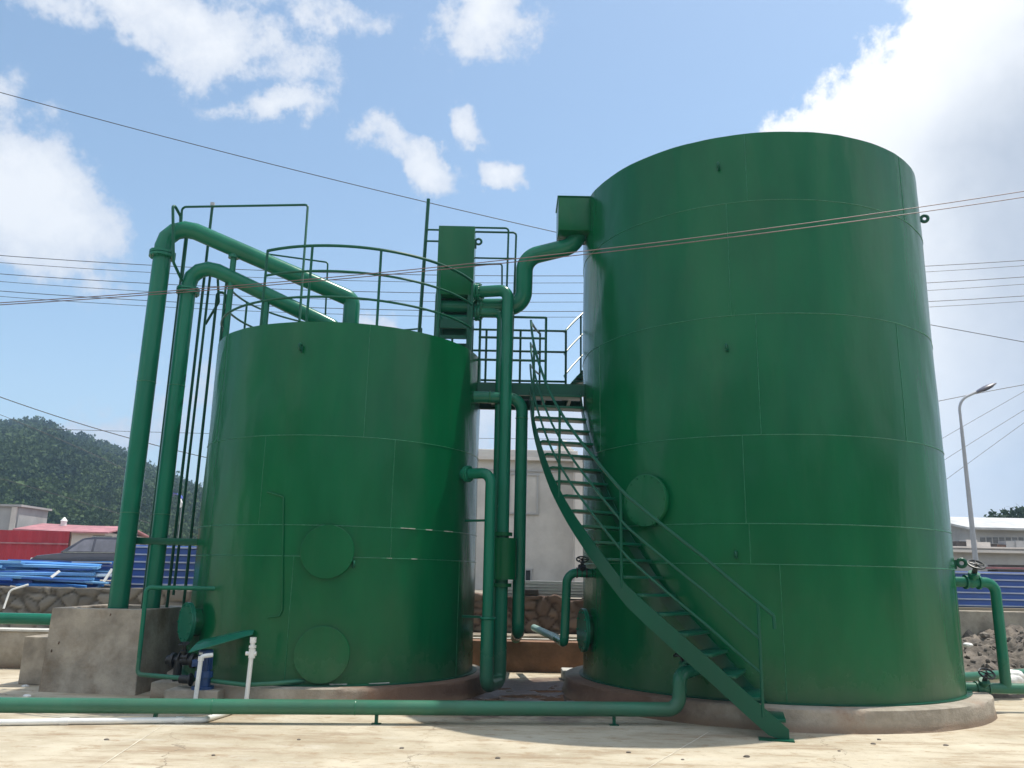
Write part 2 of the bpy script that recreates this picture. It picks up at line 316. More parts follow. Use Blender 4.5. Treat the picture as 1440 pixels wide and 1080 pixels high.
class MB:
    def __init__(s): s.v = []; s.f = []
    def add(s, vs, fs):
        o = len(s.v); s.v += [Vector(p) for p in vs]; s.f += [tuple(i + o for i in f) for f in fs]; return s
    def tube(s, pts, r, seg=12, closed=False, caps=True):
        pts = [Vector(p) for p in pts]; n = len(pts)
        def tang(i):
            if closed: return (pts[(i + 1) % n] - pts[i - 1]).normalized()
            if i == 0: return (pts[1] - pts[0]).normalized()
            if i == n - 1: return (pts[-1] - pts[-2]).normalized()
            return ((pts[i + 1] - pts[i]).normalized() + (pts[i] - pts[i - 1]).normalized()).normalized()
        t = tang(0); u = t.orthogonal().normalized(); vs = []
        for i in range(n):
            t2 = tang(i); u = (u - t2 * u.dot(t2)).normalized(); vv = t2.cross(u)
            rad = r[i] if isinstance(r, (list, tuple)) else r
            for k in range(seg):
                a = 2 * pi * k / seg; vs.append(pts[i] + (u * cos(a) + vv * sin(a)) * rad)
        fs = []
        for i in range(n if closed else n - 1):
            j = (i + 1) % n
            for k in range(seg): fs.append((i * seg + k, i * seg + (k + 1) % seg, j * seg + (k + 1) % seg, j * seg + k))
        if caps and not closed:
            fs.append(tuple(range(seg - 1, -1, -1))); fs.append(tuple((n - 1) * seg + k for k in range(seg)))
        return s.add(vs, fs)
    def box(s, c, size, rot=None):
        c = Vector(c); h = Vector(size) / 2; vs = []
        for x in (-1, 1):
            for y in (-1, 1):
                for z in (-1, 1):
                    p = Vector((x * h.x, y * h.y, z * h.z))
                    if rot is not None: p = rot @ p
                    vs.append(c + p)
        return s.add(vs, [(0, 1, 3, 2), (4, 6, 7, 5), (0, 4, 5, 1), (2, 3, 7, 6), (0, 2, 6, 4), (1, 5, 7, 3)])
    def bar(s, a, b, wd, ht, up=(0, 0, 1)):
        a, b = Vector(a), Vector(b); t = (b - a); L = t.length; t.normalize(); u = Vector(up)
        if abs(t.dot(u)) > 0.99: u = Vector((0, 1, 0))
        sd = t.cross(u).normalized(); u = sd.cross(t)
        R = Matrix((t, sd, u)).transposed(); return s.box((a + b) / 2, (L, wd, ht), R)
    def disc(s, c, ax, r, h, seg=28, bev=0.0):
        c = Vector(c); ax = Vector(ax).normalized()
        if bev: return s.tube([c, c + ax * (h - bev), c + ax * h], [r, r, r - bev], seg)
        return s.tube([c, c + ax * h], r, seg)
    def prism(s, poly, z0, z1):
        n = len(poly); vs = [Vector((p[0], p[1], z0)) for p in poly] + [Vector((p[0], p[1], z1)) for p in poly]
        return s.add(vs, [tuple(range(n - 1, -1, -1)), tuple(range(n, 2 * n))] + [(i, (i + 1) % n, n + (i + 1) % n, n + i) for i in range(n)])
    def torus(s, c, ax, R, r, seg=24, rs=8):
        c = Vector(c); ax = Vector(ax).normalized(); u = ax.orthogonal().normalized(); v = ax.cross(u)
        return s.tube([c + (u * cos(2 * pi * i / seg) + v * sin(2 * pi * i / seg)) * R for i in range(seg)], r, rs, closed=True)
    def build(s, name, m, parent=None, origin=None, smooth=40, bevel=0.0):
        org = Vector(parent['_o']) if parent is not None else Vector(origin if origin is not None else (0, 0, 0))
        me = bpy.data.meshes.new(name); me.from_pydata([tuple(p - org) for p in s.v], [], s.f); me.materials.append(m)
        bm = bmesh.new(); bm.from_mesh(me); bmesh.ops.recalc_face_normals(bm, faces=bm.faces)
        if bevel:
            es = [e for e in bm.edges if len(e.link_faces) == 2 and e.calc_face_angle(0) > 0.6]
            bmesh.ops.bevel(bm, geom=es, offset=bevel, segments=2, affect='EDGES', profile=0.5)
        bm.to_mesh(me); bm.free()
        if smooth:
            me.shade_smooth() if hasattr(me, 'shade_smooth') else None
            try: me.set_sharp_from_angle(angle=radians(smooth))
            except Exception: pass
        o = bpy.data.objects.new(name, me); scene.collection.objects.link(o)
        o['_o'] = tuple(org)
        if parent is not None: o.parent = parent
        else: o.location = org
        return o
def tag(o, label, cat, group=None, kind=None):
    if label: o['label'] = label
    if cat: o['category'] = cat
    if group: o['group'] = group
    if kind: o['kind'] = kind
    return o
def thing(name, label, cat, loc, group=None):
    o = bpy.data.objects.new(name, None); scene.collection.objects.link(o); o.location = loc; o.empty_display_size = 0.2
    o['_o'] = tuple(loc); return tag(o, label, cat, group)
def struct(o): o['kind'] = 'structure'; return o
def npmesh(name, V, Fc, m, parent=None, smooth=True):
    me = bpy.data.meshes.new(name); V = np.asarray(V, np.float32); Fc = np.asarray(Fc, np.int32); k = Fc.shape[1]
    me.vertices.add(len(V)); me.vertices.foreach_set('co', V.ravel())
    me.loops.add(Fc.size); me.loops.foreach_set('vertex_index', Fc.ravel())
    me.polygons.add(len(Fc)); me.polygons.foreach_set('loop_start', np.arange(0, Fc.size, k, dtype=np.int32))
    me.update(calc_edges=True); me.validate(); me.materials.append(m)
    if smooth: me.shade_smooth()
    o = bpy.data.objects.new(name, me); scene.collection.objects.link(o); o['_o'] = (0, 0, 0)
    return o
def vnoise2(x, y, seed=0):                       # smooth value noise on arrays
    xi = np.floor(x).astype(int); yi = np.floor(y).astype(int); fx = x - xi; fy = y - yi
    h = lambda a, b: (np.sin(a * 127.1 + b * 311.7 + seed * 74.7) * 43758.5453) % 1.0
    fx = fx * fx * (3 - 2 * fx); fy = fy * fy * (3 - 2 * fy)
    return (h(xi, yi) * (1 - fx) + h(xi + 1, yi) * fx) * (1 - fy) + (h(xi, yi + 1) * (1 - fx) + h(xi + 1, yi + 1) * fx) * fy
def fbm(x, y, seed=0, o=4): return sum(vnoise2(x * 2 ** k, y * 2 ** k, seed + k) / 2 ** k for k in range(o)) / sum(1 / 2 ** k for k in range(o))

# ------------------------------------------------------------------ the ground
gm = MB(); gm.add([(-400, -360, 0), (400, -360, 0), (400, 900, 0), (-400, 900, 0)], [(0, 1, 2, 3)])
struct(gm.build('ground', M['ground'], smooth=0))
jm = MB()
for a, b in (((60, 1130), (236, 1016)), ((860, 1110), (1000, 1028)), ((-400, 1066), (120, 1074))):
    p, q = PZ(*a), PZ(*b); d = (q - p).normalized(); n = Vector((-d.y, d.x, 0)) * 0.007
    if a[0] < 0: continue
    L = []; R_ = []
    for i in range(13):
        c = p.lerp(q, i / 12) + n * random.uniform(-.6, .6); wd = random.uniform(.5, 1.1)
        L.append(c + n * wd); R_.append(c - n * wd)
    vs = [Vector((v.x, v.y, 0.004)) for v in L + R_]; jm.add(vs, [(i, i + 1, 14 + i, 13 + i) for i in range(12)])
struct(jm.build('pavement_joint', mat('joint mortar', (0.60, 0.54, 0.43), 0.9, 0.2, 6), smooth=0))
# raised yard behind the retaining walls
ym = MB(); ym.box((0, 466, 0.575), (700, 900, 1.15)); struct(ym.build('upper_yard', M['yard'], smooth=0))

# ------------------------------------------------------------------ tanks
RT, RR, RTOP = Vector((3.566, 12.06, 0)), 2.4875, 7.186
LT, LR, LTOP = Vector((-2.4524, 12.2914, 0)), 1.971, 4.74
BASE = 0.24
def cyl(c, R, deg, z, off=0.0): a = radians(deg); return Vector((c.x + (R + off) * cos(a), c.y + (R + off) * sin(a), z))
def rad(deg): return Vector((cos(radians(deg)), sin(radians(deg)), 0))

def plinth(name, c, R, label, seed, stretch=0.0):
    n = 140; V = []; zs = [0.0, 0.05, 0.12, 0.19, 0.225, 0.24]; offs = [0.025, 0.012, 0.004, 0.0, -0.004, -0.03]
    for z, of in zip(zs, offs):
        for i in range(n):
            a = 2 * pi * i / n; k = fbm(np.array([cos(a) * 6 + 20]), np.array([sin(a) * 6 + z * 14 + 20]), seed)[0] - .5
            r = R + of + k * 0.05; V.append((c.x + r * cos(a), c.y + r * sin(a), z))
    fs = [(j * n + i, j * n + (i + 1) % n, (j + 1) * n + (i + 1) % n, (j + 1) * n + i) for j in range(len(zs) - 1) for i in range(n)]
    fs.append(tuple((len(zs) - 1) * n + i for i in range(n)))
    b = MB(); b.add(V, fs); o = b.build(name, M['plinth'], origin=(c.x, c.y, 0), smooth=50)
    return tag(o, label, 'plinth')
plinth('concrete_plinth', RT, RR + 0.27, 'low round concrete plinth carrying the tall green tank', 3)
plinth('concrete_plinth', LT, LR + 0.20, 'low round concrete plinth carrying the short green tank', 5)

def dent(T, Z, seed): return (fbm(np.cos(T) * 5 + 30, np.sin(T) * 5 + Z * 0.9 + 30, seed, 3) - .5) * 0.028 + (fbm(np.cos(T) * 14 + 30, np.sin(T) * 14 + Z * 2 + 30, seed + 9, 2) - .5) * 0.006
def shell(c, R, z0, z1, inner, parent, seed):
    n, mz = 192, 72; t = np.linspace(0, 2 * np.pi, n, endpoint=False); z = np.linspace(z0, z1, mz)
    T, Z = np.meshgrid(t, z)
    d = dent(T, Z, seed)
    r = R + d; X = c.x + r * np.cos(T); Y = c.y + r * np.sin(T)
    V = [Vector(p) for p in zip(X.ravel(), Y.ravel(), Z.ravel())]
    fs = [(j * n + i, j * n + (i + 1) % n, (j + 1) * n + (i + 1) % n, (j + 1) * n + i) for j in range(mz - 1) for i in range(n)]
    # thickness at the rim and the inside down to the deck
    o = len(V); lev = [(R - 0.012, z1), (R - 0.016, inner)]
    for rr, zz in lev: V += [Vector((c.x + rr * cos(a), c.y + rr * sin(a), zz)) for a in t]
    top = (mz - 1) * n
    for i in range(n):
        k = (i + 1) % n
        fs.append((top + i, top + k, o + k, o + i)); fs.append((o + i, o + k, o + n + k, o + n + i))
    fs.append(tuple(o + n + i for i in range(n)))
    b = MB(); b.v = V; b.f = fs
    return b.build('shell', M['tank'], parent, smooth=50)
def seams(c, R, rings, verts, parent, seed):
    b = MB(); rs_ = random.Random(seed)
    def wall(a, z): r = R + float(dent(np.array([a]), np.array([z]), seed)[0]) + .0005; return Vector((c.x + r * cos(a), c.y + r * sin(a), z))
    for z in rings: b.tube([wall(2 * pi * i / 320, z) for i in range(320)], [rs_.uniform(.0045, .0075) for i in range(320)], 6, closed=True)
    for deg, z0, z1 in verts: n = int((z1 - z0) / .05) + 2; b.tube([wall(radians(deg), z0 + (z1 - z0) * i / (n - 1)) for i in range(n)], [rs_.uniform(.004, .0065) for i in range(n)], 6)
    return b.build('weld_seam', M['seam'], parent)
def lug(c, R, deg, z, parent, s=0.055):
    n = rad(deg); p = cyl(c, R, deg, z); tg = Vector((-n.y, n.x, 0)); b = MB()
    # an eye plate standing out from the wall: ring in the radial plane with a foot
    b.torus(p + n * (s + 0.02), tg, s * 0.72, s * 0.36, 20, 8); b.box(p + n * 0.012 - Vector((0, 0, s * .3)), (0.03, 0.03, s * 1.8), Matrix.Rotation(radians(deg), 3, 'Z'))
    return b.build('lifting_lug', M['steel'], parent)
def manhole(c, R, deg, z, r, parent, depth=0.09):
    n = rad(deg); p = cyl(c, R, deg, z, -0.03); b = MB()
    b.disc(p, n, r - 0.035, depth, 40); nk = b.build('manhole', M['tank'], parent)
    f = MB(); f.disc(p + n * (depth - 0.012), n, r, 0.022, 48, 0.004); f.disc(p + n * (depth + 0.0125), n, r - 0.002, 0.02, 48, 0.004); f.build('cover', M['tank'], nk)
    tg = Vector((-n.y, n.x, 0))
    for i in range(16):
        a = 2 * pi * i / 16; q = p + n * (depth + 0.03) + (tg * cos(a) + Vector((0, 0, 1)) * sin(a)) * (r - 0.03); k = MB(); k.disc(q, n, 0.011, 0.014, 6); k.build('bolt', M['tank'], nk)
    return nk
def nozzle(c, R, deg, z, r, length, parent, fr=None):
    n = rad(deg); p = cyl(c, R, deg, z, -0.05); b = MB(); b.disc(p, n, r, length + .05, 24); nz = b.build('nozzle', M['tank'], parent)
    f = MB(); fr = fr or r * 1.45
    f.disc(p + n * (length + .05), n, fr, 0.024, 32, 0.003); f.disc(p + n * (length + .079), n, fr, 0.024, 32, 0.003)
    for i in range(10):
        a = 2 * pi * i / 10; tg = Vector((-n.y, n.x, 0)); q = p + n * (length + .03) + (tg * cos(a) + Vector((0, 0, 1)) * sin(a)) * (fr * .85); f.disc(q, n, 0.012, 0.09, 6)
    f.build('blind_flange', M['pipe'], nz); return nz
def base_ring(c, R, parent):
    b = MB(); n = 128; V = []
    for rr, z in ((R - .02, BASE + .001), (R + .06, BASE + .001), (R + .06, BASE + .014), (R - .02, BASE + .014)):
        V += [Vector((c.x + rr * cos(2 * pi * i / n), c.y + rr * sin(2 * pi * i / n), z)) for i in range(n)]
    b.add(V, [(j * n + i, j * n + (i + 1) % n, ((j + 1) % 4) * n + (i + 1) % n, ((j + 1) % 4) * n + i) for j in range(4) for i in range(n)])
    return b.build('base_ring', M['steel'], parent)

tall = thing('storage_tank', 'tall green cylindrical steel tank with the curved stair on its side', 'tank', (RT.x, RT.y, BASE))
shell(RT, RR, BASE + .006, RTOP, RTOP - 0.45, tall, 11)
seams(RT, RR, [1.74, 2.20, 3.24, 4.74, 6.24], [(-104.6, 6.24, 7.17), (-110.6, 4.74, 6.24), (-104.0, 3.24, 4.74), (-109, 2.2, 3.24), (-108.3, 1.74, 2.2), (-101, .26, 1.74),
      (-50, 6.24, 7.17), (-20, 4.74, 6.24), (-60, 3.24, 4.74), (-35, .26, 1.74), (-160, 3.24, 4.74)], tall, 11)
base_ring(RT, RR, tall)
manhole(RT, RR, -137, 2.50, 0.325, tall, 0.10)
for deg, z in ((-112.3, 6.76), (-112.1, 4.33), (-111.9, 1.85), (-20, 6.76), (-26.5, 1.83)): lug(RT, RR, deg, z, tall, 0.04 if deg < -50 else .065)
nozzle(RT, RR, -171, 0.86, 0.20, 0.05, tall, 0.285)
wb = MB(); wx0, wx1, wy0, wy1, wz0, wz1 = .650, 1.15, 11.55, 12.12, 6.635, 7.175
wb.box(((wx0 + wx1) / 2, (wy0 + wy1) / 2, (wz0 + wz1) / 2), (wx1 - wx0, wy1 - wy0, wz1 - wz0)); wbo = wb.build('weir_box', M['tank'], tall, bevel=0.006)
wl = MB(); wl.box(((wx0 + wx1) / 2, (wy0 + wy1) / 2, wz1 + .008), (wx1 - wx0 + .03, wy1 - wy0 + .03, .012)); wl.build('lid', M['tank'], wbo)

short = thing('storage_tank', 'short wide green steel tank with a curved guard rail round its top', 'tank', (LT.x, LT.y, BASE))
shell(LT, LR, BASE + .006, LTOP, LTOP - 0.25, short, 23)
seams(LT, LR, [1.74, 2.117, 3.24], [(-73, 3.24, 4.73), (-61, 2.12, 3.24), (-60.5, 1.74, 2.12), (-110, 2.12, 3.24), (-140, 3.24, 4.73), (-95, .26, 1.74), (-25, .26, 1.74)], short, 23)
base_ring(LT, LR, short)
manhole(LT, LR, -83.2, 1.80, 0.325, short, 0.06); manhole(LT, LR, -82.7, 0.60, 0.33, short, 0.06)
lug(LT, LR, -98.1, 4.38, short, 0.05); lug(LT, LR, -73.9, 1.66, short, 0.04)
nozzle(LT, LR, -140, 0.90, 0.17, 0.12, short, 0.25)
lp = MB(); lp.tube(fillet([cyl(LT, LR, -107.5, 2.52, -.02), cyl(LT, LR, -107, 2.52, .02), cyl(LT, LR, -100.6, 2.46, .016), cyl(LT, LR, -97.6, 1.10, .016), cyl(LT, LR, -98.5, 1.03, .016), cyl(LT, LR, -102.6, 1.01, .016), cyl(LT, LR, -103, 1.01, -.02)], .03, 4), 0.009, 8)
lp.build('level_pipe', M['tank'], short)

for deg0, deg1, z, h in ((-57, -51, 2.121, .012), (-46, -43, 2.119, .014), (-36.5, -31, 2.118, .012), (-62, -60, 1.741, .01), (-52, -49.5, 1.742, .012), (-79.5, -73.5, .262, .014), (-66, -58.5, .262, .012)):
    b = MB(); V = []; n = 8
    for i in range(n + 1):
        a = deg0 + (deg1 - deg0) * i / n; hh = h * random.uniform(.35, 1)
        V += [cyl(LT, LR, a, z - hh / 2, .012), cyl(LT, LR, a, z + hh / 2, .012), cyl(LT, LR, a, z + hh / 2, -.03), cyl(LT, LR, a, z - hh / 2, -.03)]
    b.add(V, [(i * 4 + j, i * 4 + (j + 1) % 4, i * 4 + 4 + (j + 1) % 4, i * 4 + 4 + j) for i in range(n) for j in range(4)] + [(3, 2, 1, 0), (4 * n, 4 * n + 1, 4 * n + 2, 4 * n + 3)]); b.build('bare_patch', M['capstone'], short, smooth=0)
# guard rail round the short tank's top
RG = LR - 0.02
grail = MB(); grail.tube([cyl(LT, RG, -118 + 98 * i / 40, LTOP + 1.07) for i in range(41)], 0.021, 8)
gr = grail.build('guard_rail', M['steel'], short)
for h, a0, a1 in ((.71, -118, -20), (.35, -165, -20)):
    q = MB(); q.tube([cyl(LT, RG, a0 + (a1 - a0) * i / 48, LTOP + h) for i in range(49)], 0.017, 8); q.build('mid_rail', M['steel'], gr)
for h in (1.07, .71, .35):
    q = MB(); q.tube([cyl(LT, RG, 195 - 130 * i / 40, LTOP + h) for i in range(41)], 0.017, 8); q.build('back_rail', M['steel'], gr)
for a in (-118, -97.5, -70.5, -44, -20, 195, 165, 130, 95, 65):
    q = MB(); q.tube([cyl(LT, RG, a, LTOP - .06), cyl(LT, RG, a, LTOP + 1.07)], 0.018, 8); q.build('post', M['steel'], gr)

# ------------------------------------------------------------------ curved stair round the tall tank
RS = 3.29
ZT = [(-102.5, .10), (-104.4, .193), (-110.6, .492), (-115.5, .735), (-122.7, 1.054), (-132.5, 1.484), (-139.8, 1.90), (-149, 2.413), (-156.8, 2.875), (-165.2, 3.43), (-172.5, 3.90), (-179.5, 4.34), (-188, 4.44), (-200, 4.46)]
def ztop(a):
    xs = [-p[0] for p in ZT]; return float(np.interp(-a, xs, [p[1] for p in ZT]))
def zang(z): return -float(np.interp(z, [p[1] for p in ZT], [-p[0] for p in ZT]))
stair = thing('curved_staircase', 'green curved steel stair with open treads winding up the tall tank', 'staircase', tuple(cyl(RT, RS, -106, 0)))
def strip(R0, R1, a0, a1, zt, zb, n=44):
    b = MB(); V = []
    for i in range(n + 1):
        a = a0 + (a1 - a0) * i / n
        for R_, z in ((R0, zt(a)), (R1, zt(a)), (R1, zb(a)), (R0, zb(a))): V.append(cyl(RT, R_, a, max(z, 0.012)))
    f = [(i * 4 + j, i * 4 + (j + 1) % 4, i * 4 + 4 + (j + 1) % 4, i * 4 + 4 + j) for i in range(n) for j in range(4)] + [(0, 1, 2, 3), (4 * n + 3, 4 * n + 2, 4 * n + 1, 4 * n)]
    return b.add(V, f)
strip(RS, RS + 0.012, -102.6, -179.5, ztop, lambda a: ztop(a) - 0.235).build('stringer', M['steel'], stair, smooth=30)
strip(RR + .05, RR + 0.062, -103.6, -179.5, ztop, lambda a: ztop(a) - 0.2).build('inner_stringer', M['steel'], stair, smooth=30)
fp = MB(); fp.box(cyl(RT, RS + .02, -104.8, .006), (0.34, 0.16, 0.012), Matrix.Rotation(radians(-14), 3, 'Z')); fp.build('foot_plate', M['steel'], stair)
NTR = 21
for i in range(1, NTR + 1):
    z = 4.35 * i / (NTR + 1); a = zang(z + .03) ; b = MB(); V = []
    wa = degrees(0.115 / RS) * 1.05
    for zz in (z - .032, z):
        for R_, s in ((RR + .062, -1), (RS, -1), (RS, 1), (RR + .062, 1)): V.append(cyl(RT, R_, a + s * wa * (RS / R_), zz))
    b.add(V, [(3, 2, 1, 0), (4, 5, 6, 7), (0, 1, 5, 4), (1, 2, 6, 5), (2, 3, 7, 6), (3, 0, 4, 7)]); b.build('tread', M['steel'], stair, bevel=.004)
def srail(h, a0, a1, r): b = MB(); b.tube([cyl(RT, RS + .006, a0 + (a1 - a0) * i / 48, ztop(a0 + (a1 - a0) * i / 48) + h) for i in range(49)], r, 8); return b
hb = srail(1.02, -104.2, -199, 0.019); e = cyl(RT, RS + .006, -104.2, ztop(-104.2) + 1.02); hb.tube([e, e + Vector((.005, 0, -.13))], 0.019, 8); hb.build('handrail', M['steel'], stair)
for h in (.66, .32): srail(h, -106.8, -199, 0.015).build('mid_rail', M['steel'], stair)
for a in (-106.8, -133.6, -153, -171, -199):
    b = MB(); b.tube([cyl(RT, RS + .006, a, ztop(a) - .1), cyl(RT, RS + .006, a, ztop(a) + 1.02)], 0.017, 8); b.build('post', M['steel'], stair)

# ------------------------------------------------------------------ walkway between the tanks and the second flight
PLZ = 4.36
wk = thing('walkway', 'green steel walkway with railings bridging the gap between the two tanks', 'walkway', (0.3, 12.5, PLZ))
b = MB(); b.box((0.30, 12.55, PLZ - .006), (1.62, 1.15, .012)); b.build('deck', M['steel'], wk)
for y in (11.98, 13.12):
    b = MB(); b.box((0.30, y, PLZ - .10), (1.66, .012, .17)); b.box((.30, y + .025 * (1 if y < 12.5 else -1), PLZ - .179), (1.66, .05, .01)); b.build('edge_beam', M['steel'], wk)
for x in (-.3, .1, .5, .9):
    b = MB(); b.box((x, 12.55, PLZ - .08), (.05, 1.11, .12)); b.build('cross_beam', M['steel'], wk)
def railrun(parent, a, b_, zs, posts, r=.019):
    q = MB()
    for z in zs: q.tube([(a[0], a[1], z), (b_[0], b_[1], z)], r, 8)
    rl = q.build('railing', M['steel'], parent)
    for k, t in enumerate(posts):
        q = MB(); x = a[0] + (b_[0] - a[0]) * t; y = a[1] + (b_[1] - a[1]) * t; q.tube([(x, y, PLZ - .05), (x, y, zs[0])], r, 8); q.build('post', M['steel'], rl)
railrun(wk, (-.52, 12.02), (.50, 12.02), (PLZ + 1.04, PLZ + .71, PLZ + .36), (0.02, 1.0))
railrun(wk, (-1.0, 13.1), (.875, 13.1), (PLZ + 1.16, PLZ + .80, PLZ + .30), (0.0, .3, .60, 1.0))
up = thing('curved_staircase', 'second green stair flight climbing from the walkway round the back of the tall tank', 'staircase', (1.2, 13.1, PLZ))
def zup(a): return PLZ + .03 + (157 - a) * 0.04
def strip2(R0, R1, a0, a1, dz0, dz1):
    V = []; n = 24
    for i in range(n + 1):
        a = a0 + (a1 - a0) * i / n
        for R_, z in ((R0, zup(a) + dz0), (R1, zup(a) + dz0), (R1, zup(a) + dz1), (R0, zup(a) + dz1)): V.append(cyl(RT, R_, a, z))
    return MB().add(V, [(i * 4 + j, i * 4 + (j + 1) % 4, i * 4 + 4 + (j + 1) % 4, i * 4 + 4 + j) for i in range(n) for j in range(4)] + [(0, 1, 2, 3), (4 * n + 3, 4 * n + 2, 4 * n + 1, 4 * n)])
RS2 = 2.98
strip2(RS2, RS2 + .012, 156, 118, .06, -.17).build('stringer', M['steel'], up); strip2(RR + .05, RR + .062, 156, 118, .06, -.17).build('inner_stringer', M['steel'], up)
for i in range(11):
    a = 154 - i * 3.4; V = []
    for zz in (-.03, 0):
        for R_, s in ((RR + .062, -1), (RS2, -1), (RS2, 1), (RR + .062, 1)): V.append(cyl(RT, R_, a + s * 2.0, zup(a) + zz))
    MB().add(V, [(3, 2, 1, 0), (4, 5, 6, 7), (0, 1, 5, 4), (1, 2, 6, 5), (2, 3, 7, 6), (3, 0, 4, 7)]).build('tread', M['steel'], up)
for h, r in ((1.1, .019), (.72, .016), (.34, .016)):
    b = MB(); b.tube([(.875, 13.1, PLZ + h * 1.03)] + [cyl(RT, RS2, 155 - i * 2, zup(155 - i * 2) + h) for i in range(19)], r, 8); b.build('handrail', M['steel'], up)
for a in (143, 131, 119):
    b = MB(); b.tube([cyl(RT, RS2, a, zup(a) - .1), cyl(RT, RS2, a, zup(a) + 1.1)], .017, 8); b.build('post', M['steel'], up)

# ------------------------------------------------------------------ box on legs on the short tank, with its pole
bx0, bx1, by0, by1 = -1.165, -.612, 11.74, 12.22
zb1 = P(616, 317, by0).z; zb0 = P(640, 414, by0).z
hb_ = thing('header_box', 'green steel header box on an open leg frame above the short tank', 'box', ((bx0 + bx1) / 2, (by0 + by1) / 2, LTOP))
b = MB(); b.box(((bx0 + bx1) / 2, (by0 + by1) / 2, (zb0 + zb1) / 2), (bx1 - bx0, by1 - by0, zb1 - zb0)); cb = b.build('cabinet', M['tank'], hb_, bevel=.006)
b = MB(); b.torus((bx1 + .055, by0 + .1, zb1 - .21), (0, 1, 0), .045, .018, 20, 8); b.box((bx1 + .012, by0 + .1, zb1 - .25), (.03, .03, .14)); b.build('lifting_lug', M['steel'], cb)
for x in (bx0 + .035, bx1 - .035):
    for y in (by0 + .035, by1 - .035):
        b = MB(); b.box((x, y, (zb0 + LTOP - .26) / 2), (.085, .07, zb0 - LTOP + .26)); b.build('leg', M['steel'], hb_)
b = MB(); b.box(((bx0 + bx1) / 2, by1 - .075, zb0 - .20), (bx1 - bx0 - .17, .012, .40)); b.build('back_plate', M['steel'], hb_)
for z in (zb0 - .46, zb0 - .66, zb0 - .95):
    h = .13 if z > zb0 - .6 else .05
    for y in (by0 + .02, by1 - .02): b = MB(); b.box(((bx0 + bx1) / 2, y, z), (bx1 - bx0 - .14, .04, h)); b.build('cross_beam', M['steel'], hb_)
for dz_, r_ in ((.11, .095), (.33, .085)):
    b = MB(); b.tube([(bx0 + .05, 11.98, zb0 - dz_), (bx1 + .01, 11.98, zb0 - dz_)], r_, 18); b.build('manifold_pipe', M['pipe'], hb_)
pl = MB(); pt, pb = P(602.5, 280, 12.1), P(588, 472, 12.1); pb.z = LTOP - .25; pl.tube([pb, pt], .028, 8); pl2 = pl.build('pole', M['steel'], origin=tuple(pb))
tag(pl2, 'slim upright green pole left of the header box, clamped to it by two short arms', 'pole')
for yy in (323, 339):
    b = MB(); q = P(602, yy, 12.05); b.tube([(q.x - .02, q.y, q.z), (bx0 + .01, q.y, q.z)], .016, 8); b.build('clamp_arm', M['steel'], pl2)

# ------------------------------------------------------------------ pipework
def flange(p, ax, r, parent, t=.05, m='pipe', bolts=8):
    ax = Vector(ax).normalized(); p = Vector(p); b = MB(); b.disc(p - ax * t, ax, r, t * .9, 28, .003); b.disc(p + ax * t * .1, ax, r, t * .9, 28, .003)
    u = ax.orthogonal().normalized(); v = ax.cross(u)
    for i in range(bolts):
        a = 2 * pi * i / bolts; b.disc(p - ax * (t + .02) + (u * cos(a) + v * sin(a)) * r * .84, ax, .011, t * 2 + .04, 6)
    return b.build('flange', M[m], parent)
def run(name, label, pts, r, bend, flanges=(), group=None, m='pipe', seg=22, n=8, cat='pipe'):
    root = thing(name, label, cat, tuple(pts[0]), group)
    b = MB(); b.tube(fillet(pts, bend, n), r, seg); b.build('pipe', M[m], root)
    for p, ax, fr in flanges: flange(p, ax, fr, root)
    return root
def handwheel_valve(p, pipe_ax, up_ax, parent, s=1.0, m='pipe', wm='black'):
    p = Vector(p); pa = Vector(pipe_ax).normalized(); ua = Vector(up_ax).normalized(); sd = pa.cross(ua)
    b = MB(); b.tube([p - pa * .10 * s, p - pa * .05 * s, p, p + pa * .05 * s, p + pa * .10 * s], [.075 * s, .085 * s, .10 * s, .085 * s, .075 * s], 16)
    b.disc(p - pa * .12 * s, pa, .115 * s, .03 * s, 20); b.disc(p + pa * .09 * s, pa, .115 * s, .03 * s, 20)
    b.tube([p, p + ua * .12 * s, p + ua * .121 * s, p + ua * .17 * s], [.07 * s, .065 * s, .09 * s, .09 * s], 14); v = b.build('valve', M[m], parent)
    for sg in (-1, 1): b = MB(); 
    b = MB(); b.bar(p + ua * .17 * s + pa * .03 * s, p + ua * .28 * s + pa * .02 * s, .02 * s, .03 * s, sd); b.bar(p + ua * .17 * s - pa * .03 * s, p + ua * .28 * s - pa * .02 * s, .02 * s, .03 * s, sd); b.tube([p + ua * .17 * s, p + ua * .36 * s], .016 * s, 8); b.build('yoke', M[wm], v)
    w_ = MB(); c = p + ua * .33 * s; w_.torus(c, ua, .125 * s, .017 * s, 28, 8)
    for i in range(5):
        a = 2 * pi * i / 5; w_.tube([c, c + (pa * cos(a) + sd * sin(a)) * .125 * s], .012 * s, 6)
    w_.disc(c - ua * .02 * s, ua, .03 * s, .04 * s, 10); w_.build('handwheel', M[wm], v); return v

